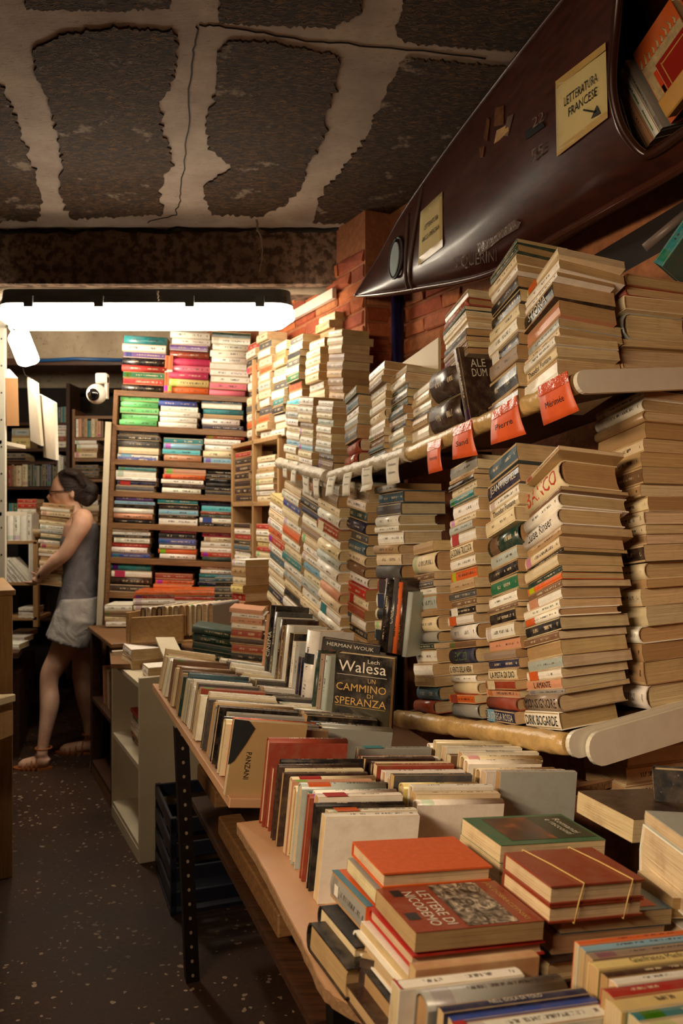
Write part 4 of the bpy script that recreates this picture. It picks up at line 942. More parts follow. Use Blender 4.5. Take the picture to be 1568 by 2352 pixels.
# tall torn book and dark red pair beside the join
jb = panel_book('book', 'tan striped book with torn dark jacket at the table edge', pj+NN2*.165-T0*.032-S0*.02, S2, -NN2, .17, .17, .022, 't', GR_, hard=False, blank=True)
cover_text(jb, 'PANZANI', .035, .07, .012, INK, w=.06)
TJ = MB().prism([Vector((-.004, -.002, -.001)), Vector((.03, .0, -.001)), Vector((.046, .016, -.001)), Vector((.03, .05, -.001)), Vector((.008, .09, -.001)), Vector((-.004, .1, -.001))], Vector((0, 0, -.0008))).build('torn_jacket', mat('dark_jacket', (34, 40, 44), .4), jb)
p = PZ(600, 1888, .745)+Z*.001
p = row_up('dark red cloth pair', p+S0*.0, S3, NN3, T0, '26RhH 22Rh', GR_, .19, .145, step=1.2)
p = row_up('left row on the nearer table', p, S3, NN3, T0, '14b 16w=LA_STREGA_ROSSA 14d 18c 12d 22c/r 16z 24c=LA_ZATTERA_DELLA_MEDUSA 12b 26G/o 14e 18w 16R 22w/r 14b 22w/o 24w', GR_, .185, .152, step=1.12)
pn = p.copy()
p3 = PZ(600, 1888, .735)+S0*.205-T0*-.02+Z*.0
p3 = row_up('second row on the nearer table', p3, S3, NN3, T0, '24gh/e 14R 22w=Felix_Milani 20d 22dh 18c 20R 24w 22w 20s 26y=Ajar 22w 24c 22w', GR_, .19, .14, step=1.2)
p4 = PZ(600, 1888, .735)+S0*.415+T0*.05
p4 = row_up('third row on the nearer table', p4, S3, NN3, T0, '22w 18c 20b 24w=Theodor_Fontane 22k 20w=Addio_Valentin 24ch 22w 20w 22c 24w 20G', GR_, .21, .135, step=1.22)
# ---- upright row with the portrait novel
GW = 'upright books behind the rows'
exw = Vector((.10, .06, .985)).normalized(); eyw0 = Vector((.78, .62, 0)); eyw = (eyw0-exw*eyw0.dot(exw)).normalized(); ezw = exw.cross(eyw)
if ezw.y > 0: ezw_dir = -ezw
else: ezw_dir = ezw
specs = [('z', 12, 150), ('b', 20, 176), ('s', 18, 170), ('G', 14, 165), ('d', 14, 168), ('k', 12, 160), ('w', 20, 168), ('b', 16, 160), ('w', 12, 150), ('G', 14, 156), ('n', 12, 130), ('w', 34, 200)]
rowA = PZ(596, 1560, .80); rowB = PZ(700, 1668, .80); tot = sum(s[1] for s in specs); acc = 0
for i, (code, w, h) in enumerate(specs):
    f = acc/tot; o = rowA*(1-f)+rowB*f; acc += w; d = o.y
    T = w*d/F*1.25
    book(frame(o+(ezw*0 if ezw.y < 0 else ezw_dir*T), exw, eyw, ezw), h*d/F, .15, T, code, '%s upright book, %s from the left in the upright row' % (PAL[code][1], ordw(i+1)), GW, h > 165, gloss=True, title='CINEMA' if i == 1 else None, band=(.62, .74, 'b') if i == 11 else None)
def cover_book(u0, v0, u1, v1, d0, d1, hpx, T, col, label, **kw):
    """upright book showing its front: bottom-left and bottom-right pixels with depths, height in px"""
    a, c_ = P(u0, v0, d0), P(u1, v1, d1); ey = (c_-a).normalized(); up = Z+X*.06; ex = (up-ey*up.dot(ey)).normalized(); W = (c_-a).length
    r = book(frame(a, ex, ey, ex.cross(ey)), hpx*d0/F, W, T, col, label, GW, hard=True, rnd=False, **kw); return r, hpx*d0/F, W
r, Hh, W = cover_book(712, 1668, 846, 1690, 2.42, 2.40, 205, .035, 'b', 'dark novel with white author name behind the portrait novel')
cover_text(r, 'HERMAN WOUK', Hh*.93, W*.10, Hh*.04, WHITEINK, w=W*.8); cover_text(r, 'VENTO DI', Hh*.80, W*.06, Hh*.085, flat('dark_red_lettering', (112, 44, 24)), w=W*.86)
r, Hh, W = cover_book(757, 1696, 890, 1716, 2.22, 2.17, 198, .045, (26, 22, 18), 'black portrait novel about a path of hope with white and gold lettering', gloss=True)
cover_quad(r, Hh*.005, W*.01, Hh*.42, W*.99, mat('olive_print', (58, 52, 30), .35, .3, 6))
cover_text(r, 'Walesa', Hh*.80, W*.08, Hh*.125, WHITEINK, w=W*.82); cover_text(r, 'Lech', Hh*.915, W*.58, Hh*.045, WHITEINK, w=W*.2)
cover_quad(r, Hh*.762, W*.06, Hh*.766, W*.92, WHITEINK, 'rule', .0008)
for key, x0, y0, w, h in (('UN', .69, .60, .13, .05), ('CAMMINO', .58, .06, .86, .085), ('DI', .52, .60, .10, .045), ('SPERANZA', .42, .05, .88, .085)): cover_text(r, key, Hh*x0, W*y0, Hh*h, GOLD, w=W*w)
cover_quad(r, Hh*.40, W*.06, Hh*.404, W*.92, GOLD, 'rule', .0008)
# printed portrait: coat, neck, face, hair, moustache as flat print
def blob(cx, cy, rx, ry, m, nm, dz, n=20): 
    return mesh_obj(nm, pyd(nm, [(Hh*(cx+ry*math.cos(2*math.pi*k/n)), W*(cy+rx*math.sin(2*math.pi*k/n)), -dz) for k in range(n)], [tuple(range(n))]), m, r)
PC = flat('printed_coat', (30, 24, 18)); PF = mat('printed_face', (150, 100, 52), .4, .5, 60); PH = flat('printed_hair', (28, 18, 10))
blob(.05, .22, .24, .09, PC, 'printed_coat', .0008); blob(.12, .25, .09, .07, PF, 'printed_neck', .0010); blob(.24, .25, .135, .12, PF, 'printed_face', .0012); blob(.335, .21, .16, .055, PH, 'printed_hair', .0014); blob(.26, .11, .05, .09, PH, 'printed_hair', .0014); blob(.185, .31, .06, .022, PH, 'printed_moustache', .0016)
for i, (u, v, code, w) in enumerate([(738, 1688, 'G', 14), (727, 1684, 'T', 12), (716, 1676, 'x', 12)]):
    d = 2.30+i*.03; book(frame(P(u, v, d), exw, eyw, ezw), 180*d/F, .14, w*d/F*1.3, code, '%s upright book just left of the portrait novel, %s from it' % (PAL[code][1], ordw(i+1)), GW, True)
sheet('torn_page', [P(858, 1484, 2.5), P(880, 1492, 2.5), P(902, 1530, 2.45), P(850, 1515, 2.45)], PAPERW, 'torn white page behind the portrait novel', 'paper')
# ================================================================== NEAR PILE
GP = 'books piled on the nearer table'
SN, NNn = tilt(.09); TN = NNn.cross(SN).normalized()
if TN.y < 0: TN = -TN
def flatb(u, v, z, L, W, T, col, label, rot=0, by='BL', **kw):
    """book lying flat, spine to the far side; (u, v) is the near-left corner of its top at height z"""
    p = PZ(u, v, z); R = rotz_about(NNn, math.radians(rot)); s, t = R @ SN, R @ TN
    return book(frame(p+t*W, s, -t, -NNn), L, W, T, col, label, GP, **kw)
def flat_left(u, v, z, L, W, T, col, label, rot=0, **kw):
    """book lying flat, spine to the left; (u, v) near-left corner of its top"""
    p = PZ(u, v, z); R = rotz_about(NNn, math.radians(rot)); s, t = R @ SN, R @ TN
    return book(frame(p-NNn*T, -t, s, NNn) if False else frame(p+t*L-NNn*T, -t, s, NNn), L, W, T, col, label, GP, **kw)
nic = flatb(955, 2142, .875, .192, .132, .026, 'R', 'rust red paperback with a grey picture and italic title on top of the pile', gloss=True, hard=False, page=PAGEC[1])
def mat_photo():
    m, nt, p = nodes('printed_etching'); tc = N(nt, 'ShaderNodeTexCoord')
    mp = N(nt, 'ShaderNodeMapping'); mp.inputs['Scale'].default_value = (1.0, .7, 1); nt.links.new(tc.outputs['Object'], mp.inputs[0])
    n = N(nt, 'ShaderNodeTexNoise', Scale=52.0, Detail=6.0, Distortion=2.2); nt.links.new(mp.outputs[0], n.inputs['Vector'])
    nt.links.new(ramp(nt, n.outputs[0], [(.36, s2l((34, 28, 24))), (.47, s2l((104, 92, 80))), (.56, s2l((150, 136, 118))), (.66, s2l((204, 188, 162)))]), p.inputs['Base Color']); p.inputs['Roughness'].default_value = .3
    return m
ETCH = mat_photo()
cover_quad(nic, .078, .004, .155, .128, ETCH, 'printed_picture', .0006)
FID = flat('dark_print', (44, 36, 30))
cover_text(nic, 'LETTERE DI', .052, .020, .016, WHITEINK, w=.10); cover_text(nic, 'NICODEMO', .030, .020, .016, WHITEINK, w=.10); cover_text(nic, 'JAN DOBRACZYNSKI', .166, .006, .010, GOLD, w=.118)
for x0, y0, x1, y1 in ((.014, .012, .03, .032), (.006, .08, .024, .10)): cover_quad(nic, x0, y0, x1, y1, FID, 'dark_sticker')
flatb(948, 2196, .846, .20, .142, .018, 'r', 'bright red hardback under the rust paperback', hard=True, rot=1)
flatb(938, 2240, .826, .18, .15, .014, 'w', 'thin white spotted paperback under the bright red hardback', rot=2)
flatb(925, 2268, .812, .17, .16, .024, 'w', 'thick white paperback, third under the rust paperback', hard=True, rnd=True, rot=2)
flatb(916, 2330, .787, .17, .16, .030, 'b', 'black covered hardback low in the pile', hard=True, rnd=True, rot=2)
flatb(905, 2405, .765, .18, .20, .022, 'd', 'dark brown hardback at the bottom of the pile', hard=True, rot=3)
flatb(880, 2006, .895, .178, .124, .022, 'o', 'plain orange clothbound book lying on the pile', hard=True, rnd=False, cloth=True, page=PAGEC[2])
flatb(872, 2052, .870, .15, .13, .020, 'g', 'grey green worn paperback under the orange clothbound book')
flatb(884, 2085, .848, .17, .13, .09, 'c', 'thick cream book under the orange clothbound one')
# rust pair with rubber bands
top = flatb(1265, 2036, .900, .158, .122, .026, 'R', 'upper rust red hardback held by two rubber bands', hard=True, rnd=False, page=PAGEC[2])
bot = flatb(1262, 2082, .873, .158, .122, .024, 'R', 'lower rust red hardback held by two rubber bands', hard=True, rnd=False, page=PAGEC[2])
RB = mat('rubber_band', (214, 180, 104), .5)
for k, x in enumerate((.045, .128)):
    pt = top.matrix_basis; q = lambda a, b, c: pt @ Vector((a, b, c))
    loop = [q(x-.012, .0, -.0016), q(x, .06, -.0016), q(x+.008, .1235, -.0016), q(x, .1245, .026), q(x-.004, .1242, .052), q(x-.004, .06, .0535), q(x-.012, -.002, .053), q(x-.012, -.002, .02), q(x-.012, .0, -.0016)]
    tag(MB().tube(loop, .0011, 6).build('rubber_band', RB), 'cream rubber band round the rust pair, %s one' % ('left', 'right')[k], 'rubber band')
gr = flatb(1290, 2106, .846, .19, .125, .024, 'f', 'grey green paperback with orange frame under the banded pair', rot=-1); cover_quad(gr, .02, .01, .17, .115, PAPERO)
flatb(1270, 2150, .822, .19, .13, .026, 'T', 'faded taupe paperback below the banded pair', rot=-1)
flatb(1262, 2210, .796, .2, .13, .03, 'd', 'dark brown hardback at the bottom below the banded pair', hard=True)
g2 = flatb(1150, 1942, .895, .196, .125, .028, 'v', 'green paperback with a dark painting and white title', gloss=True, page=PAGEC[2])
def mat_paint():
    m, nt, p = nodes('printed_painting'); tc = N(nt, 'ShaderNodeTexCoord')
    n = N(nt, 'ShaderNodeTexNoise', Scale=16.0, Detail=4.0); nt.links.new(tc.outputs['Object'], n.inputs['Vector'])
    nt.links.new(ramp(nt, n.outputs[0], [(.35, s2l((30, 22, 16))), (.52, s2l((84, 46, 24))), (.68, s2l((150, 84, 44)))]), p.inputs['Base Color']); p.inputs['Roughness'].default_value = .25; return m
cover_quad(g2, .03, .012, .115, .11, mat_paint(), 'printed_painting'); cover_quad(g2, .115, .012, .19, .11, flat('dark_green_print', (40, 52, 36), .3))
cover_text(g2, 'Romanzi', .160, .026, .013, WHITEINK, w=.066); cover_text(g2, 'e racconti', .144, .026, .012, WHITEINK, w=.07)
flatb(1148, 1985, .866, .2, .13, .05, 'c', 'worn cream paperback under the green one')
# right edge pile
flatb(1455, 1882, .895, .26, .155, .040, 'd', 'dark brown paperback with white lettering at the right edge', page=PAGEC[2], gloss=True)
flatb(1585, 1935, .93, .2, .14, .02, 'G', 'pale grey thin paperback on the right edge pile', rot=-14, page=PAGEC[2])
flatb(1600, 1985, .905, .2, .17, .085, 'w', 'thick white boxed volume with painted top at the right edge', rot=-14, page=PAGEC[2], hard=True, rnd=False)
flatb(1545, 2062, .84, .16, .10, .03, 'c', 'small cream paperback at the right edge of the pile', rot=-10)
flatb(1600, 2160, .80, .2, .13, .06, 'w', 'white paperback low at the right edge of the pile', rot=-8)
bb = cover_book(1500, 1840, 1640, 1850, 1.50, 1.46, 72, .03, 'b', 'black book standing upright at the right edge with white print')[0]
stk = PZ(1440, 1880, .80)
stack('dim pale stack under the lower right shelf', P(1440, 1835, 2.02), S0, T0, Z, '28cL 42cL 46cL', GP, 2.0/F, .24, .16)
# left of the pile: two black books and the orange and grey one
flatb(797, 2226, .79, .085, .15, .042, 'b', 'thick black hardback lying at the left edge of the table', hard=True, rnd=True, rot=3, page=PAGEC[1])
flatb(816, 2176, .805, .075, .14, .03, 'b', 'upper black hardback with cream pages at the left edge', hard=True, rnd=True, rot=3, page=PAGEC[2])
og = flat_left(840, 2084, .845, .13, .05, .040, 'g', 'orange and grey volume lying over the black hardbacks', hard=False, rot=3)
op = MB().box((.0, .012, .0402), (.13, 0, 0), (0, .038, 0), (0, 0, .0006)).build('orange_cover_print', flat('orange_print', (222, 100, 40), .35), og)
MB().box((.0, .001, .0403), (.13, 0, 0), (0, .011, 0), (0, 0, .0006)).build('blue_edge_print', flat('blue_edge_print', (70, 120, 140), .4), og)
MB().box((.02, -.0012, .012), (.014, 0, 0), (0, .001, 0), (0, 0, .016)).build('price_label', PAPERW, og)
MB().box((.1302, .0, .0), (.0006, 0, 0), (0, .048, 0), (0, 0, .04)).build('orange_end', MATS['orange_print'], og)
# front rows, spines up
fr = PZ(950, 2290, .78)
def upb(u, v, z, L, W, T, col, label, lean=0.0, **kw):
    """book on its fore-edge; (u, v) is the left end of the near edge of its spine, at height z"""
    p = PZ(u, v, z); up = (NNn+TN*lean).normalized(); ey = -up; return book(frame(p, SN, ey, SN.cross(ey)), L, W, T, col, label, GP, **kw)
upb(955, 2226, .868, .172, .12, .018, (206, 176, 140), 'pale book with a watercolour cover standing before the rust paperback', cmat=mat('watercolour_cover', (214, 178, 138), .5, .3, 14, rgb2=(176, 116, 70)))
upb(918, 2272, .868, .165, .13, .022, 'w', 'white red striped book standing in the front row', band=(.0, .02, 'r'))
upb(985, 2300, .868, .185, .13, .034, 'g', 'thick grey hardback standing spine up in the front row', hard=True, rnd=True)
upb(1020, 2326, .866, .19, .13, .016, 'n', 'dark blue paperback standing spine up in the front row', title='NELL ISOLA DI TOLO', ts=.4)
upb(1040, 2346, .862, .19, .13, .014, 'u', 'second blue paperback standing before the dark blue one')
upb(1062, 2380, .862, .19, .13, .026, 'w', 'white paperback at the very front edge', band=(.0, .08, 'r'))
for i, (u, v, T, c, ti) in enumerate([(1332, 2170, .012, 'o', None), (1345, 2184, .014, 'l', None), (1362, 2202, .016, 'T', None), (1375, 2226, .020, 'y', 'Gianfranco Manfredi'), (1398, 2246, .016, 'd', None), (1418, 2262, .016, 'w', None), (1412, 2292, .024, 'r', None), (1428, 2322, .028, 'y', None), (1470, 2345, .020, 'e', None), (1500, 2372, .022, 'c', None)]):
    upb(u, v, .868, .2, .13, T, c, '%s spine-up paperback, %s in the right front row' % (PAL[c][1], ordw(i+1)), title=ti, ts=.5)
fb = book(frame(PZ(822, 2352, .70), (SN*.8-TN*.6).normalized(), NNn, (SN*.8-TN*.6).normalized().cross(NNn)), .16, .1, .02, 'd', 'dark book hanging below the rounded table corner', GP, title='GIORGIO')
# ================================================================== BACK BOOKCASE
DB = 4.6; pxB = DB/F
exb = Vector((1, .06, -.045)).normalized(); upb_ = Vector((.033, 0, 1)); upb_ = (upb_-exb*upb_.dot(exb)).normalized(); eyb = upb_.cross(exb).normalized()
O = P(243, 1440, DB)
GB = 'books in the tall back bookcase'
rh = random.Random(21)
bc = empty('bookcase', loc=O); tag(bc, 'tall brown bookcase packed with colourful flat stacks behind the table', 'bookcase')
def bloc(x, z): return exb*(x*pxB)+upb_*(z*pxB)
rowz = [545, 465, 387, 313, 240, 160, 80]      # shelf tops in px above O
dep = .24
for z in rowz+[0]:
    MB().box(bloc(0, z-13)+eyb*.0, exb*(312*pxB), eyb*dep, upb_*(13*pxB), bevel=.002).build('shelf', WOODM, bc)
for x in (-6, 306): MB().box(bloc(x, -560), exb*(10*pxB), eyb*dep, upb_*(1105*pxB), bevel=.002).build('side_panel', WOODM, bc)
MB().box(bloc(0, -300)+eyb*dep, exb*(312*pxB), eyb*.008, upb_*(845*pxB)).build('back_panel', DARKB, bc)
MB().box(bloc(-20, -580)-eyb*.02, exb*(13*pxB), eyb*.02, upb_*(1050*pxB)).build('front_post', CREAM, bc)
cells = [
 [('15b 15r 15v 15r 17b 15p 17w 20e', 8, 102), ('16o 18y 16m 16q 17m 16R 15p 15w 15w', 117, 94), ('14q 16q 16w 14w 16w 14w 16w 14w 14w 15x', 210, 90)],
 [('14j 14j 14j 14j 15j', 8, 90), ('12w 13w 12w 12w 13u 10d', 98, 92), ('11n 16w 9t 13e 11w 10f', 196, 94)],
 [('13w/l 15c 16s 12b 14b', 8, 96), ('16z 13a 12l 14e', 110, 92), ('13l 16c 15w 13w 8R', 204, 92)],
 [('14s 12n/r 7w 15w 8e 12u 12u', 6, 92), ('13w 10d 10w 11o 14z 9d', 112, 98), ('10b 10b 9b 10b 10b 9b 10b', 212, 80)],
 [('9b 13z 12w 9b 8l 14p 11b', 6, 92), ('17w 6b 13l 12d 14e', 106, 92), ('9b 12w/u 7x 7R 13a 14n', 202, 88)],
 [('10u 14w 10r 12w 7b 8w 9w', 2, 90), ('13w 11o 12w 12u 14b 7q', 110, 92), ('10x 10r 12w 13w 11c 11m', 208, 86)],
 [('18d 17d 15w/m 16e', 4, 92), ('11w 11o 12o 14R', 104, 90), ('11w 12v 7n 11f 9e 11w 8w', 206, 84)]]
nm = ['left', 'middle', 'right']; rn = ['top of the bookcase', 'first bookcase shelf', 'second bookcase shelf', 'third bookcase shelf', 'fourth bookcase shelf', 'fifth bookcase shelf', 'lowest bookcase shelf']
for zi, row in zip(rowz, cells):
    ri = rowz.index(zi)
    for k, (sp, x, w) in enumerate(row):
        stack('%s stack on the %s' % (nm[k], rn[ri]), O+bloc(x, zi+.5)+eyb*.012, exb, eyb, upb_, ' '.join((t if '/' in t else t+'h') if rh.random() < .6 else t for t in sp.split()), GB, pxB, w*pxB, .15, up=upb_, jx=.006, jy=.008, yaw=1.2)
for k in range(2):
    book(frame(O+bloc(106+(k+1)*9, rowz[0]+.5)+eyb*.012, upb_, eyb, upb_.cross(eyb)), 86*pxB, .14, 8.6*pxB, 'o', 'red orange book standing upright on the bookcase top, %s one' % ('left', 'right')[k], GB, band=(.55, .62, 'w'))
# lowest: loose flat books at table height in front of it
stack('left loose pile before the bookcase', P(240, 1440, 4.4), X, Y, Z, '14w 12c 10k 14w', GB, 4.4/F, .15, .2)
stack('middle loose pile before the bookcase', P(308, 1412, 4.42), X, Y, Z, '10c 14w 12w 10r 8o', GB, 4.42/F, .24, .2)
stack('right loose pile before the bookcase', P(398, 1415, 4.40), X, Y, Z, '14u 10R 12w 10r 14o', GB, 4.4/F, .26, .2)
# ================================================================== LOW FURNITURE ALONG THE AISLE
W0 = PZ(320, 1985, 0); Hw = .745
lw = empty('low_bookcase', loc=W0); tag(lw, 'low cream bookcase open to the aisle with one empty shelf', 'bookcase')
Lw = .60; Dw = .30; q0 = Vector((0, 0, 0))
MB().box(q0, B*Dw, A*.022, Z*Hw, bevel=.002).build('end_panel', CREAM, lw)
MB().box(q0+A*(Lw-.022), B*Dw, A*.022, Z*(Hw+.02), bevel=.002).build('end_panel', CREAM, lw)
for z, tt in ((.05, .02), (.37, .02), (.70, .02)): MB().box(q0+Z*z+B*.002+A*.022, A*(Lw-.044), B*(Dw-.004), Z*tt).build('shelf', CREAM, lw)
MB().box(q0+A*.022, A*(Lw-.044), B*.018, Z*.05).build('plinth', CREAM, lw); MB().box(q0+B*(Dw-.01)+A*.022, A*(Lw-.044), B*.01, Z*.72).build('back_panel', CREAM, lw)
GL = 'books in the low aisle bookcases'
stack('small pile in the cream bookcase', W0+A*.40+B*.05+Z*.391, A*-1, B, Z, '14d 12R 16w 12w 18v 10r', GL, .0018, .18, .16, far=False)
stack('pair of thick cream books on the cream bookcase', W0+A*.50+B*.03+Z*.721, -A, B, Z, '24c 26w', GL, .0018, .2, .16)
stack('single book on the near end of the cream bookcase', W0+A*.20+B*.05+Z*.721, -A, B, Z, '26w', GL, .0018, .12, .16)
W1 = PZ(258, 1862, 0)
bw = empty('low_bookcase', loc=W1); tag(bw, 'low dark brown wooden bookcase beyond the cream one', 'bookcase')
Lb2 = .64; Hb = .77
for t in (0, Lb2-.05): MB().box(q0+A*t, B*.05, A*.05, Z*Hb, bevel=.003).build('post', WOODD, bw)
MB().box(q0-B*.012-A*.02+Z*Hb, B*.36, A*(Lb2+.04), Z*.022, bevel=.003).build('top_board', WOODM, bw)
for z in (.06, .40): MB().box(q0+Z*z+A*.02, A*(Lb2-.04), B*.32, Z*.02).build('shelf', WOODD, bw)
MB().box(q0+B*.32, A*Lb2, B*.01, Z*Hb).build('back_panel', DARKB, bw); MB().box(q0+A*.05, A*(Lb2-.1), B*.02, Z*.06).build('plinth', WOODM, bw)
for k in range(10):
    cde = 'ozonRcTkoz'[k]; t = .06+k*.034
    ex_ = (Z+A*.12).normalized(); ey_ = B; book(frame(W1+A*(t+.03)+B*.03+Z*.422, ex_, ey_, ex_.cross(ey_)), .19, .14, .028, cde, '%s upright book in the dark brown bookcase, %s along' % (PAL[cde][1], ordw(k+1)), GL)
# display surface beyond the table: crate, boards, dark green set
ds = MB().box(P(250, 1470, 4.3)-Z*.02, (P(640, 1470, 4.3)-P(250, 1470, 4.3)), Y*-.68+X*.2, Z*.02).build('display_board', WOODM); tag(ds, 'wooden display board between bookcase and long table', 'board')
ct = empty('wooden_crate', loc=P(300, 1482, 3.75)); tag(ct, 'open pine crate with a knotty front board full of upright books', 'crate'); c0 = ct.location
cx = (P(412, 1478, 3.62)-c0); cxn = cx.normalized(); cyn = Vector((-cxn.y, cxn.x, 0)).normalized()
MB().box(q0, cx*1.05, cyn*.014, Z*.125, bevel=.002).build('front_board', WOODL, ct); MB().box(q0-cxn*.03, cxn*.02, cyn*.34, Z*.15, bevel=.002).build('side_board', WOODL, ct)
MB().box(q0+cyn*.32, cx*1.9, cyn*.014, Z*.12).build('back_board', WOODL, ct); MB().box(q0, cx*1.9, cyn*.33, Z*.01).build('crate_floor', WOODL, ct)
for k in range(13):
    cde = 'dwkbccTtcwTcg'[k]; o = c0+cxn*(.012+k*.032)+cyn*.05+Z*.012
    ex_ = cyn; ey_ = -Z; book(frame(o+Z*.15+cxn*0, ex_, ey_, ex_.cross(ey_)) if False else frame(o+Z*.15+cxn*.028, ex_, ey_, ex_.cross(ey_)), .2, .135, .026, cde, '%s book standing in the pine crate, %s from its left' % (PAL[cde][1], ordw(k+1)), 'books in the pine crate', True, rnd=True)
stack('dark green set beyond the long table', P(440, 1508, 3.35), (X*.98-Z*.16+Y*.1).normalized(), (Y+X*.2).normalized()*1.0, (Z+X*.16).normalized(), '18xhL 18xhL 18xhL 18xhL', 'dark green set', 3.35/F, .17, .15, jx=.002, jy=.003, yaw=.3)
wbd = MB().box(P(357, 1470, 3.45), (P(400, 1470, 3.45)-P(357, 1470, 3.45)), (P(392, 1555, 3.0)-P(357, 1470, 3.45)), Z*.012).build('white_board', CREAM); tag(wbd, 'white board leaning by the far corner of the table', 'board')
stack('tan stack at the right behind the long table', P(532, 1418, 3.9), (A*-1+X*.5).normalized(), (B+Y*.2).normalized(), Z, '20c 18z 20r/c 18y 20c 22t 16w', 'stacks behind the long table', 3.9/F, .1, .17, far=False)
stack('dark end-on pile beside the bookcase foot', P(492, 1400, 4.2), X, Y, Z, '12w 14s 12b 14s 10b 12f', 'stacks behind the long table', 4.2/F, .1, .18)
stack('rust and white pile behind the upright row', P(528, 1530, 3.2), (X*.98-Z*.1).normalized(), Y, (Z+X*.1).normalized(), '14w 20b 18R 16d 20R 12w 14z 10w 10z', 'stacks behind the long table', 3.2/F, .13, .16)
# ---- light bookcase on the right wall beyond the stacks
V0 = Vector((P(640, 1000, 3.95).x, 3.95, 0)); rb_ = empty('bookcase', loc=V0); tag(rb_, 'light pine bookcase on the right wall beyond the stacks', 'bookcase')
for t in (0, .36, .70): MB().box(q0+A*t, A*.022, B*(.05 if t == .36 else .16), Z*(2.20 if t == .36 else 1.78), bevel=.002).build('upright', WOODV, rb_)
for z in (.75, 1.10, 1.44, 1.76): MB().box(q0+Z*z, A*.72, B*.16, Z*.022, bevel=.002).build('shelf', WOODL, rb_)
MB().box(q0+B*.16, A*.72, B*.008, Z*1.78).build('back_panel', WOODM, rb_)
GV = 'books in the light pine bookcase'
for zz, sp, t, ln, nm_ in ((.773, '.026w .03r .024w .026l .022b .03w .03c', .05, .2, 'lower near bay'), (1.123, '.03y .028c .03c .024r .026y .03c .03w .03r', .05, .2, 'middle near bay'), (1.463, '.03c .026w .03w .028c .03w .024t .03w .03c', .05, .2, 'upper near bay'),
                       (1.123, '.03r .024w .026w .03f .028b .03r .03w .03d', .40, .2, 'middle far bay'), (1.463, '.04d .04d .04d .04d .04d .04d .03r', .40, .2, 'upper far bay'), (.773, '.03w .026b .03f .026R .03w .03w .03f', .40, .2, 'lower far bay')):
    stack('stack in the %s of the pine bookcase' % nm_, V0+A*(t+.27)+B*.004+Z*zz, -A, B, Z, ' '.join(str(float('0'+x[:-1])*1000)+x[-1] for x in sp.split()), GV, .001, ln*1.3, .14, far=False)
for i, (u, v, d, ln, wd_, sp, nm_) in enumerate([(738, 912, 3.56, .16, .15, '22c 20w 22c 20w 22c 20c 24c', 'front cream stack on the pine bookcase'), (760, 790, 3.66, .16, .16, '24c 18t 20t 20c', 'four books topmost against the orange wall'),
                                             (690, 1000, 3.75, .16, .12, '20w 18l 20l 20e 18a 20w 22o 20v 18w 20s 18b 20w 18s', 'colourful stack on the pine bookcase'), (655, 1000, 3.92, .16, .12, '20w 18c 20w 20b 18e 22w 20s 18w 20c 18c 20t 22w', 'pale stack by the pine upright'),
                                             (616, 1004, 4.12, .16, .12, '20w 20c 18o 22s 20w 20c 24G 20w 18o 22c 20w 20s 20c', 'mixed stack left of the pine upright'), (590, 1000, 4.27, .16, .12, '20w 18o 22w 20s 20c 18b 22w 20w 18o 20b 20w 18r', 'farthest stack on the pine bookcase')]):
    stack(nm_, P(u, v, d), -A, B, Z, sp, 'stacks on top of the pine bookcase', d/F*.93, ln, wd_, far=True, jx=.01, jy=.012, yaw=3)
kb = P(770, 800, 4.2); kbx = MB().box(P(752, 1000, 3.72), A*.12, B*.09, Z*.42).build('shaded_stack_block', DARKB); tag(kbx, 'dark block standing in for the shaded stack below the topmost four books', 'box')  # added block, its dark colour paints a book stack lying in shade
# ================================================================== LEFT SIDE
LC = PZ(29, 2015, 0); Hc = 1.09
lc = empty('side_cabinet', loc=LC); tag(lc, 'pale wooden cabinet open to the aisle at the left edge', 'cabinet')
Lc = .62
MB().box(q0-B*.35, B*.35, A*.02, Z*Hc, bevel=.002).build('end_panel', WOODV, lc)
MB().box(q0+A*Lc-B*.35, B*.35, A*.02, Z*(Hc), bevel=.002).build('end_panel', WOODV, lc)
MB().box(q0-B*.35+Z*Hc-A*.01, B*.36, A*(Lc+.04), Z*.02, bevel=.002).build('top_board', WOODL, lc)
for z in (.10, .46, .78): MB().box(q0-B*.35+Z*z+A*.02, B*.35, A*(Lc-.02), Z*.02).build('shelf', WOODL, lc)
MB().box(q0-B*.35+A*.02, A*(Lc-.02), B*.01, Z*Hc).build('back_panel', WOODM, lc); MB().box(q0+A*.02-B*.02, A*(Lc-.02), B*.018, Z*.10).build('plinth', WOODM, lc)
GC = 'books in the left cabinet'
stack('upper shelf pile of the left cabinet', LC+A*.34-B*.15+Z*.801, A, -B, Z, '26o 22c 20w 26G 24w 20w', GC, .001, .18, .13)
stack('lower shelf pile of the left cabinet', LC+A*.34-B*.15+Z*.481, A, -B, Z, '20w 18T 22l 16w 20w', GC, .001, .18, .13)
dk = empty('side_desk', loc=PZ(0, 2150, 0)-B*.3); tag(dk, 'low desk with a cream felt top at the left edge', 'desk')
dz = 1.41-(1612-1176)*2.85/F; dloc = dk.location
fe = MB().box(P(-60, 1640, 2.62)-dloc, (P(36, 1612, 3.05)-P(-60, 1640, 2.62)), Vector((-.6, -.1, 0)), Z*.03, bevel=.004).build('desk_top', mat('cream_felt', (198, 180, 140), .95, .15, 60), dk)
MB().box(P(-64, 1652, 2.66)-dloc-Z*.1, (P(30, 1625, 3.03)-P(-64, 1652, 2.66)), Vector((-.5, -.1, 0)), Z*.09).build('apron', WOODL, dk)
MB().box(P(0, 1660, 3.0)-dloc-Z*.66+Vector((-.3, 0, 0)), Vector((.05, 0, 0)), Vector((0, .05, 0)), Z*.6).build('leg', WOODM, dk)
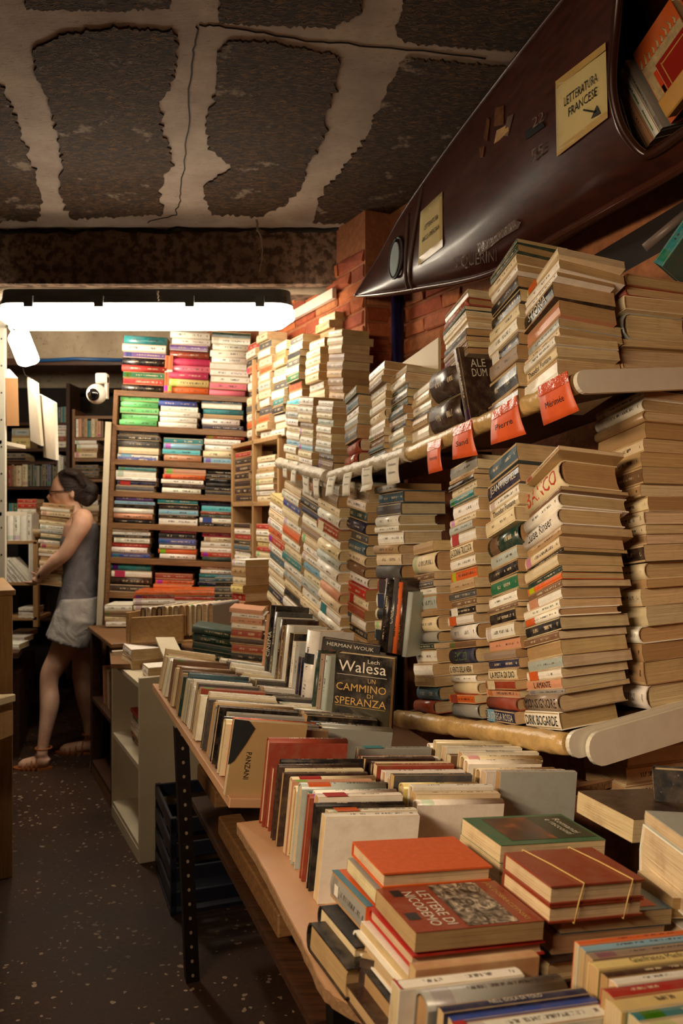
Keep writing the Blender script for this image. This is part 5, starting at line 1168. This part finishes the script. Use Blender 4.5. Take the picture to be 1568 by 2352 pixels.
fr_ = empty('steel_rack', loc=P(0, 1340, 3.95)); tag(fr_, 'white perforated rack upright at the left edge', 'rack'); f0 = fr_.location
MB().box(P(-22, 1340, 3.95)-f0-Z*P(0, 1340, 3.95).z, Vector((34*3.95/F, 0, 0)), Vector((0, .02, 0)), Z*(610*3.95/F+P(0, 1340, 3.95).z-.01), bevel=.002).build('upright', WMETAL, fr_)
for v in (1185, 1020): MB().box(P(-200, v, 3.95)-f0, Vector((204*3.95/F, 0, 0)), Vector((0, .3, 0)), Z*.018).build('shelf', WMETAL, fr_)
hl = MB()
for k in range(9): hl.box(P(2, 780+k*62, 3.95)-f0-Y*.001, Vector((.006, 0, 0)), Vector((0, .002, 0)), Z*.008)
hl.build('bolt_holes', BLACK, fr_)
# hanging boards and the dome camera
def hang(pts, d, th, m, label):
    P4 = [P(u, v, dd) for (u, v), dd in zip(pts, d)]
    o = MB().prism(P4, th).build('hanging_board', m); tag(o, label, 'sign board', 'boards hanging at the left'); return o
hang([(62, 867), (82, 880), (94, 1024), (70, 1012)], [4.6, 4.4, 4.4, 4.6], (.012, .01, 0), PAPERW, 'white hanging board nearer the left wall of the pair')
hang([(88, 905), (124, 925), (128, 1057), (100, 1050)], [4.5, 4.2, 4.2, 4.5], (.012, .01, 0), PAPERW, 'longer white hanging board at the right of the pair')
hang([(22, 848), (41, 868), (44, 978), (24, 962)], [4.2, 3.95, 3.95, 4.2], (-.06, .0, 0), mat('peach_board', (214, 160, 110), .6, .1, 8), 'peach coloured hanging board at the far left')
c = MB().tube([P(52, 845, 4.7), P(58, 862, 4.6), P(72, 870, 4.5)], .003, 6).build('hanging_wire', STEEL); tag(c, 'thin wire holding the hanging boards', 'wire')
dc = empty('security_camera', loc=P(222, 905, 4.35)); tag(dc, 'white dome security camera with a black lens by the bookcase', 'camera'); pc = 4.35/F
MB().sphere(q0, 23*pc, 20, 12).build('housing', mat('white_plastic', (224, 216, 202), .3, .05, 10), dc)
MB().box(Vector((-2*pc, -.01, 24*pc)), Vector((26*pc, 0, 0)), Vector((0, .05, 0)), Z*(24*pc), bevel=.006).build('bracket', MATS['white_plastic'], dc)
MB().sphere(Vector((-2*pc, -16*pc, -3*pc)), 15*pc, 16, 9, (1, .62, 1)).build('lens', mat('black_glass', (8, 8, 9), .12, .1), dc)
MB().box(Vector((18*pc, .0, -10*pc)), Vector((6*pc, 0, 0)), Vector((0, .03, 0)), Z*(50*pc)).build('mount', MATS['white_plastic'], dc)
# ---- far shelves on the back wall
def far_shelf(name, label, u0, u1, vs, d, vt, vb, m, side=10):
    r = empty(name, loc=P(u0, vb, d)); tag(r, label, 'bookcase'); o = r.location; px = d/F
    for v in vs: MB().box(P(u0, v, d)-o, X*((u1-u0)*px), Y*.24, Z*-.022, bevel=.002).build('shelf', m, r)
    for u in (u0-side, u1): MB().box(P(u, vb, d)-o, X*(side*px), Y*.25, Z*((vb-vt)*px)).build('side_panel', m, r)
    MB().box(P(u0, vb, d)-o+Y*.25, X*((u1-u0)*px), Y*.01, Z*((vb-vt)*px)).build('back_panel', DARKB, r)
    return r
GF = 'books on the far shelves'
far_shelf('bookcase', 'dark far bookcase behind the walking woman', -60, 152, [970, 1030, 1060, 1118, 1300, 1420], 6.2, 880, 1560, WOODD, 8)
vrow('top row of the dark far bookcase', 130, 970, 6.2, '12f 8e 6k', GF, hpx=40)
vrow('upright row of the dark far bookcase', 10, 1117, 6.2, '6dh 10Rh 6k 5t 12c 14ch 8x 7x 6f 6g 6x 8s 5x 6u 8x 6x 6x', GF, hpx=56)
vrow('cream uprights of the dark far bookcase', 132, 1117, 6.18, '7w 6w', GF, hpx=72)
stack('ochre pile in the dark far bookcase', P(26, 1030, 6.2), X, Y, Z, '28y 18G', GF, 6.2/F, .14, .18)
stack('white pile in the dark far bookcase', P(126, 1028, 6.2), X, Y, Z, '14w 12R 14w 14w', GF, 6.2/F, .09, .18)
stack('thin black pile in the dark far bookcase', P(10, 1058, 6.2), X, Y, Z, '8b 9s', GF, 6.2/F, .16, .18)
far_shelf('bookcase', 'small reddish far bookcase right of the dark one', 172, 262, [955, 1005, 1053, 1100, 1200, 1300], 5.9, 940, 1560, WOODM, 6)
vrow('top row of the reddish far bookcase', 174, 1004, 5.9, '6w 7z 7k 6t 9e 8c 7t 7z 6k', GF, hpx=44)
stack('white pile in the reddish far bookcase', P(173, 1052, 5.9), X, Y, Z, '14c 8t 10w 10w', GF, 5.9/F, .16, .18)
stack('black pile in the reddish far bookcase', P(173, 1098, 5.9), X, Y, Z, '7b 8s 7b 8s', GF, 5.9/F, .17, .18)
stack('grey pile at head height in the reddish far bookcase', P(173, 1198, 5.9), X, Y, Z, '12t 12k 14c 12w 12k', GF, 5.9/F, .17, .18)
ms = empty('display_stand', loc=P(10, 1430, 5.1)); tag(ms, 'light wooden display stand with a white set left of the woman', 'shelf'); m0 = ms.location
for v in (1250, 1345, 1425): MB().box(P(5, v, 5.1)-m0, X*(80*5.1/F), Y*.25, Z*.022, bevel=.002).build('shelf', WOODL, ms)
MB().box(P(76, 1440, 5.1)-m0, X*.03, Y*.03, Z*(195*5.1/F)).build('post', WOODV, ms); MB().box(P(5, 1430, 5.1)-m0+Y*.25, X*.2, Y*.01, Z*.5).build('back_panel', DARKB, ms)
vrow('matching pinkish white set left of the woman', 14, 1243, 5.1, '15wh 15wh 16wh 12wh', GF, hpx=72)
vrow('pile behind the white set', 20, 1190, 5.5, '9e 12v 8c', GF, hpx=36)
stack('red topped pile behind the white set', P(40, 1200, 5.4), X, Y, Z, '22w 10w 12r 10r', GF, 5.4/F, .13, .16)
for k in range(5):
    ex_ = (Z*.75-X*.65).normalized(); ey_ = Y; book(frame(P(30+k*11, 1338, 5.1), ex_, ey_, ex_.cross(ey_)), .2, .14, .026, 'w', 'white magazine slumped on the display stand, %s from the left' % ordw(k+1), GF)
for k in range(2): book(frame(P(70+k*5, 1338, 5.08), Z, Y, Z.cross(Y)), .24, .14, .012, 'w', 'white upright magazine at the display stand post, %s one' % ('left', 'right')[k], GF)
stack('white pile low on the display stand', P(40, 1424, 5.1), X, Y, Z, '10w 10w 8w', GF, 5.1/F, .1, .18)
for k in range(3):
    f = .12+k*.3; o = P(42, 1500, 4.6)*(1-f)+P(78, 1450, 5.6)*f+X*-.13+Z*.001
    book(frame(o, X, Y, Z), .12, .16, .03, 'w', 'white loose book on the low counter', GF)
ctn = MB().box(P(42, 1500, 4.6), (P(78, 1450, 5.6)-P(42, 1500, 4.6)), X*-.5, Z*-.03).build('low_counter', WOODD); tag(ctn, 'dark low counter edge left of the woman', 'counter')
cb2 = MB().box(P(44, 1530, 4.75)-Z*.86, (P(80, 1480, 5.8)-P(44, 1530, 4.75)), X*-.5, Z*.82).build('counter_base', WOODD); tag(cb2, 'dark counter base left of the woman', 'counter')
pk = MB().sphere(P(130, 1172, 5.3), .055, 16, 10, (1.1, 1, .75)).build('orange_ornament', mat('orange_clay', (176, 96, 44), .5)); tag(pk, 'round orange ornament half hidden behind the woman', 'ornament')
bwl = MB(); cb_ = P(92, 1215, 5.2); V = []; Fc = []; n = 18
for j in range(7):
    for k in range(n):
        r_ = [.035, .06, .075, .08, .074, .058, .03][j]; V.append(cb_+Vector((r_*math.cos(2*math.pi*k/n), r_*math.sin(2*math.pi*k/n), [-.05, -.045, -.025, .0, .0, -.02, -.035][j])))
for j in range(6):
    for k in range(n): Fc.append((j*n+k, j*n+(k+1) % n, (j+1)*n+(k+1) % n, (j+1)*n+k))
Fc.append(tuple(range(n))); Fc.append(tuple(6*n+k for k in range(n)))
tag(bwl.add(V, Fc, True).build('bowl', mat('cream_glaze', (214, 190, 150), .3)), 'small cream bowl on the shelf behind the carried books', 'bowl')
# ================================================================== WOMAN carrying books
DW = 4.70
def W_(u, v, dy=0.0): return P(u, v, DW+dy)
def taper(mb, pts, seg=14):
    """chain of (point, radius) as a smooth tapered limb"""
    ps = [p for p, r in pts]; rs = [r for p, r in pts]
    sp = spline(ps, (len(ps)-1)*5); rr_ = [x.x for x in spline([Vector((r, 0, 0)) for r in rs], (len(rs)-1)*5)]
    mb.tube(sp, rr_, seg); mb.sphere(ps[0], rs[0], 12, 8); mb.sphere(ps[-1], rs[-1], 12, 8)
def loft(mb, rings, n=20):
    """rings of (centre, half-width along X, half-width along Y)"""
    V = []; Fc = []
    for c_, rx, ry in rings:
        for k in range(n): V.append(c_+Vector((rx*math.cos(2*math.pi*k/n), ry*math.sin(2*math.pi*k/n), 0)))
    for j in range(len(rings)-1):
        for k in range(n): Fc.append((j*n+k, j*n+(k+1) % n, (j+1)*n+(k+1) % n, (j+1)*n+k))
    Fc.append(tuple(reversed(range(n)))); Fc.append(tuple((len(rings)-1)*n+k for k in range(n)))
    mb.add(V, Fc, True)
def remeshed(mb, name, m, parent, vox, sm=4):
    o = mb.build(name, m)
    md = o.modifiers.new('r', 'REMESH'); md.mode = 'VOXEL'; md.voxel_size = vox
    ms_ = o.modifiers.new('s', 'SMOOTH'); ms_.factor = .5; ms_.iterations = sm
    dg = bpy.context.evaluated_depsgraph_get(); me = bpy.data.meshes.new_from_object(o.evaluated_get(dg))
    old = o.data; o.modifiers.clear(); o.data = me; bpy.data.meshes.remove(old); me.name = name
    for p in me.polygons: p.use_smooth = True
    if not me.materials: me.materials.append(m)
    if parent: o.parent = parent; o.matrix_parent_inverse = parent.matrix_basis.inverted()
    return o
def mat_skin():
    m, nt, p = nodes('skin'); tc = N(nt, 'ShaderNodeTexCoord'); n = N(nt, 'ShaderNodeTexNoise', Scale=14.0, Detail=4.0); nt.links.new(tc.outputs['Object'], n.inputs['Vector'])
    nt.links.new(ramp(nt, n.outputs[0], [(.35, s2l((206, 158, 132))), (.65, s2l((228, 186, 158)))]), p.inputs['Base Color']); p.inputs['Roughness'].default_value = .5
    p.inputs['Subsurface Weight'].default_value = .08; p.inputs['Subsurface Radius'].default_value = (.02, .008, .004); return m
SKIN = mat_skin(); pw = DW/F
wo = empty('person', loc=Vector((W_(150, 1746).x, DW, 0))); tag(wo, 'woman in grey tank top and shorts walking left with a tall stack of books', 'person')
b = MB()
# torso (mostly under the top), pelvis
loft(b, [(W_(182, 1440), .085, .145), (W_(183, 1400), .095, .155), (W_(186, 1350), .082, .130), (W_(186, 1310), .078, .122), (W_(184, 1270), .088, .135), (W_(183, 1235), .096, .145), (W_(186, 1205), .085, .150), (W_(187, 1188), .055, .11)])
taper(b, [(W_(182, 1200), .060), (W_(172, 1178), .048), (W_(163, 1160), .050)])                     # neck, craned forward
b.sphere(W_(156, 1124), .088, 18, 12, (1.06, .82, 1.18))                                         # skull
b.sphere(W_(142, 1140), .062, 14, 10, (1.0, .86, 1.15))                                          # face mass
b.sphere(W_(132, 1163), .030, 12, 8, (1.05, 1.0, .8)); b.sphere(W_(121, 1128), .020, 10, 7, (.8, 1.6, .6))   # chin, brow
b.tube([W_(120, 1131), W_(110, 1143), W_(116, 1149)], [.009, .0125, .011], 8); b.sphere(W_(117, 1154), .012, 8, 6, (1, 1.4, .6)); b.sphere(W_(119, 1160), .011, 8, 6, (1, 1.3, .6))  # nose, lips
b.sphere(W_(166, 1135, -.072), .022, 10, 7, (.7, .4, 1.2)); b.sphere(W_(166, 1135, .072), .022, 10, 7, (.7, .4, 1.2))  # ears
# near arm: shoulder, elbow, wrist; far arm mirrored behind the books
for sgn, s in ((-1, 1.0), (1, 1.0)):
    y = .165*sgn
    taper(b, [(W_(190, 1192, y*.85), .058), (W_(186, 1208, y*1.02), .052), (W_(168, 1240, y*1.05), .043), (W_(148, 1272, y*1.0), .039), (W_(126, 1290, y*.9), .037), (W_(104, 1310, y*.75), .029), (W_(92, 1322, y*.62), .024)])
    hp = W_(86, 1332, y*.55)                                             # palm under the bottom book
    b.sphere(hp, .034, 12, 8, (1.0, .75, .62))
    fd = Vector((-.25, -sgn*.85, -.12)).normalized()
    for k, (ln_, off) in enumerate(((.062, -.024), (.070, -.009), (.066, .007), (.052, .021))):
        st_ = hp+Vector((off*.9-.008, -sgn*.018, -.010)); mid = st_+fd*ln_*.55; tip = mid+(fd+Vector((0, 0, .45))).normalized()*ln_*.45
        b.tube([st_, mid, tip], [.0095, .0088, .007], 8); b.sphere(tip, .007, 8, 6)
    th = hp+Vector((.012, -sgn*.004, .018)); b.tube([th, th+Vector((-.02, -sgn*.028, .022)), th+Vector((-.038, -sgn*.04, .028))], [.012, .0105, .008], 8)
# legs: near leg stepping forward, far leg trailing
taper(b, [(W_(178, 1412, -.075), .092), (W_(160, 1462, -.085), .084), (W_(136, 1510, -.092), .066), (W_(117, 1545, -.096), .056), (W_(112, 1575, -.10), .050), (W_(114, 1615, -.11), .053), (W_(107, 1665, -.13), .040), (W_(98, 1718, -.15), .030), (W_(96, 1740, -.16), .031)])
taper(b, [(W_(192, 1412, .075), .092), (W_(194, 1470, .080), .080), (W_(193, 1530, .088), .062), (W_(190, 1565, .09), .054), (W_(196, 1600, .10), .053), (W_(203, 1650, .12), .038), (W_(206, 1690, .13), .030), (W_(206, 1704, .135), .031)])
for (u0, v0, u1, v1, y, base) in ((100, 1748, 55, 1757, -.16, .012), (207, 1712, 150, 1722, .135, .012)):
    a_, c_ = P(u0, v0, DW+y), P(u1, v1, DW+y); a_.z = .045; c_.z = .022
    b.tube([a_+Vector((.03, 0, -.012)), a_, a_*.5+c_*.5, c_, c_+(c_-a_).normalized()*.03], [.026, .036, .036, .034, .018], 10)
body = remeshed(b, 'body', SKIN, wo, .0085, 3)
# clothes
b = MB(); loft(b, [(W_(176, 1418), .118, .172), (W_(177, 1402), .114, .170), (W_(182, 1350), .100, .148), (W_(184, 1305), .094, .138), (W_(183, 1270), .101, .147), (W_(182, 1240), .106, .152), (W_(190, 1215), .086, .138), (W_(195, 1200), .060, .118)])
taper(b, [(W_(196, 1225, -.09), .035), (W_(196, 1196, -.10), .026), (W_(188, 1184, -.10), .022), (W_(172, 1200, -.085), .02), (W_(164, 1225, -.07), .02)]); taper(b, [(W_(196, 1225, .09), .035), (W_(196, 1196, .10), .026), (W_(188, 1184, .10), .022), (W_(168, 1210, .08), .02)])
def mat_knit(name, c1, c2):
    m, nt, p = nodes(name); tc = N(nt, 'ShaderNodeTexCoord'); n = N(nt, 'ShaderNodeTexNoise', Scale=11.0, Detail=4.0, Distortion=.8); nt.links.new(tc.outputs['Object'], n.inputs['Vector'])
    nt.links.new(ramp(nt, n.outputs[0], [(.35, s2l(c2)), (.65, s2l(c1))]), p.inputs['Base Color']); p.inputs['Roughness'].default_value = .9; bump(nt, p, n.outputs[0], .7, .02); return m
remeshed(b, 'tank_top', mat_knit('grey_jersey', (122, 118, 122), (100, 96, 100)), wo, .011, 3)
b = MB(); loft(b, [(W_(180, 1450), .118, .198), (W_(182, 1415), .126, .206), (W_(183, 1388), .112, .190), (W_(184, 1370), .104, .174)])
for pts in ([(W_(174, 1414, -.085), .116), (W_(163, 1446, -.09), .117), (W_(152, 1476, -.095), .120)], [(W_(192, 1418, .085), .104), (W_(194, 1446, .09), .104), (W_(196, 1474, .095), .106)]):
    b.tube([x for x, r_ in pts], [r_ for x, r_ in pts], 18)
remeshed(b, 'shorts', mat_knit('pale_grey_cotton', (178, 172, 166), (150, 144, 140)), wo, .011, 2)
# hair, bun, glasses, sandals, bracelet
HAIR = mat('dark_brown_hair', (44, 25, 16), .55, .65, 60, stretch=(.35, 1.6, 1.6), bmp=.9)
b = MB(); b.sphere(W_(162, 1117), .098, 18, 12, (1.03, .86, 1.08)); b.sphere(W_(188, 1120), .055, 14, 9); rr = random.Random(4)
for k in range(16):   # loose coils of the bun
    t = k*2.4; c_ = W_(200, 1131)+Vector((.034*math.cos(t), .045*math.sin(t*1.3), .040*math.sin(t))); b.sphere(c_, .034*rr.uniform(.8, 1.15), 10, 7, (1, 1, 1.15))
for k in range(7):    # combed-back locks over the crown
    y_ = -.075+k*.025; b.tube([W_(140, 1100, y_*.6), W_(152, 1084, y_), W_(176, 1090, y_), W_(194, 1118, y_*.6)], [.006, .017, .02, .014], 8)
hb = remeshed(b, 'hair', HAIR, wo, .0075, 1)
bm = bmesh.new(); bm.from_mesh(hb.data)
dl = [v for v in bm.verts if (v.co.x < W_(141, 1100).x+(H-(1098-CY)*pw-v.co.z)*.55) or (v.co.x < W_(176, 1120).x and v.co.z < W_(150, 1132).z)]
bmesh.ops.delete(bm, geom=dl, context='VERTS'); bm.to_mesh(hb.data); bm.free()
gl = MB(); i0 = wo.matrix_basis.inverted()
for sgn in (-1, 1):
    cg = W_(117, 1131, .034*sgn); gl.tube([cg+Vector((.003*math.cos(t*math.pi/8), .022*math.cos(t*math.pi/8), .014*math.sin(t*math.pi/8))) for t in range(17)], .0022, 6)
    gl.tube([cg+Vector((.004, .022*sgn, .004)), W_(140, 1128, .078*sgn), W_(165, 1127, .080*sgn)], .0026, 6)
gl.tube([W_(115, 1130, -.012), W_(115, 1130, .012)], .002, 6); g_ = gl.build('glasses', BLACK); g_.parent = wo; g_.matrix_parent_inverse = i0
SAN = mat('tan_leather', (168, 98, 48), .5, .3, 30)
for k, (u0, v0, u1, v1, y) in enumerate(((100, 1748, 55, 1757, -.16), (207, 1712, 150, 1722, .135))):
    a_, c_ = P(u0, v0, DW+y), P(u1, v1, DW+y); a_.z = c_.z = 0; dr = (c_-a_).normalized(); sd = Vector((-dr.y, dr.x, 0)); n_ = 14; so = []
    ln_ = (c_-a_).length+.05
    for j in range(24):
        t = 2*math.pi*j/24; so.append(a_-dr*.04+dr*(ln_/2+.02)+dr*(ln_/2+.03)*math.cos(t)+sd*(.040+.006*math.cos(t))*math.sin(t))
    o = MB().prism(so, Z*.012).build('sandal', SAN); o.parent = wo; o.matrix_parent_inverse = i0
    for f in (.25, .5, .74, .95):
        ce = a_*(1-f)+c_*f; hh = .088-.048*f; st_ = MB().tube([ce+sd*.040*math.cos(t*math.pi/8)+Z*(hh*math.sin(t*math.pi/8)) for t in range(9)], .006, 7).build('strap', SAN, o)
    st_ = MB().tube([a_+Vector((.0, 0, .115))+dr*.042*math.cos(t*math.pi/8)+sd*.042*math.sin(t*math.pi/8) for t in range(17)], .0055, 7).build('ankle_strap', SAN, o)
o = MB().tube([W_(96, 1317, -.105)+Vector((.014*math.cos(t*math.pi/8), .028*math.sin(t*math.pi/8), .026*math.cos(t*math.pi/8))) for t in range(17)], .005, 7).build('bracelet', mat('dark_beads', (70, 56, 54), .4)); o.parent = wo; o.matrix_parent_inverse = i0
# the stack in her arms
exs = Vector((-.10, 0, .0)); up_ = Vector((.04, 0, 1)).normalized(); exh = Vector((1, 0, -.10)).normalized(); ezh = Vector((.10, 0, 1)).normalized()
stack('stack carried by the woman', W_(86, 1342, -.10), exh, Y, ezh, '12t 9c 8c 11k 8w 12c 10t 9w 10c 12t 9w 7x 10c 9G 12w 10c 11t 12c 9w 10t', 'books carried by the woman', pw*.92, .178, .19, up=up_, jx=.008, jy=.006, yaw=3)
build_stuff()
print('books', NBOOK[0], 'objects', len(bpy.data.objects))
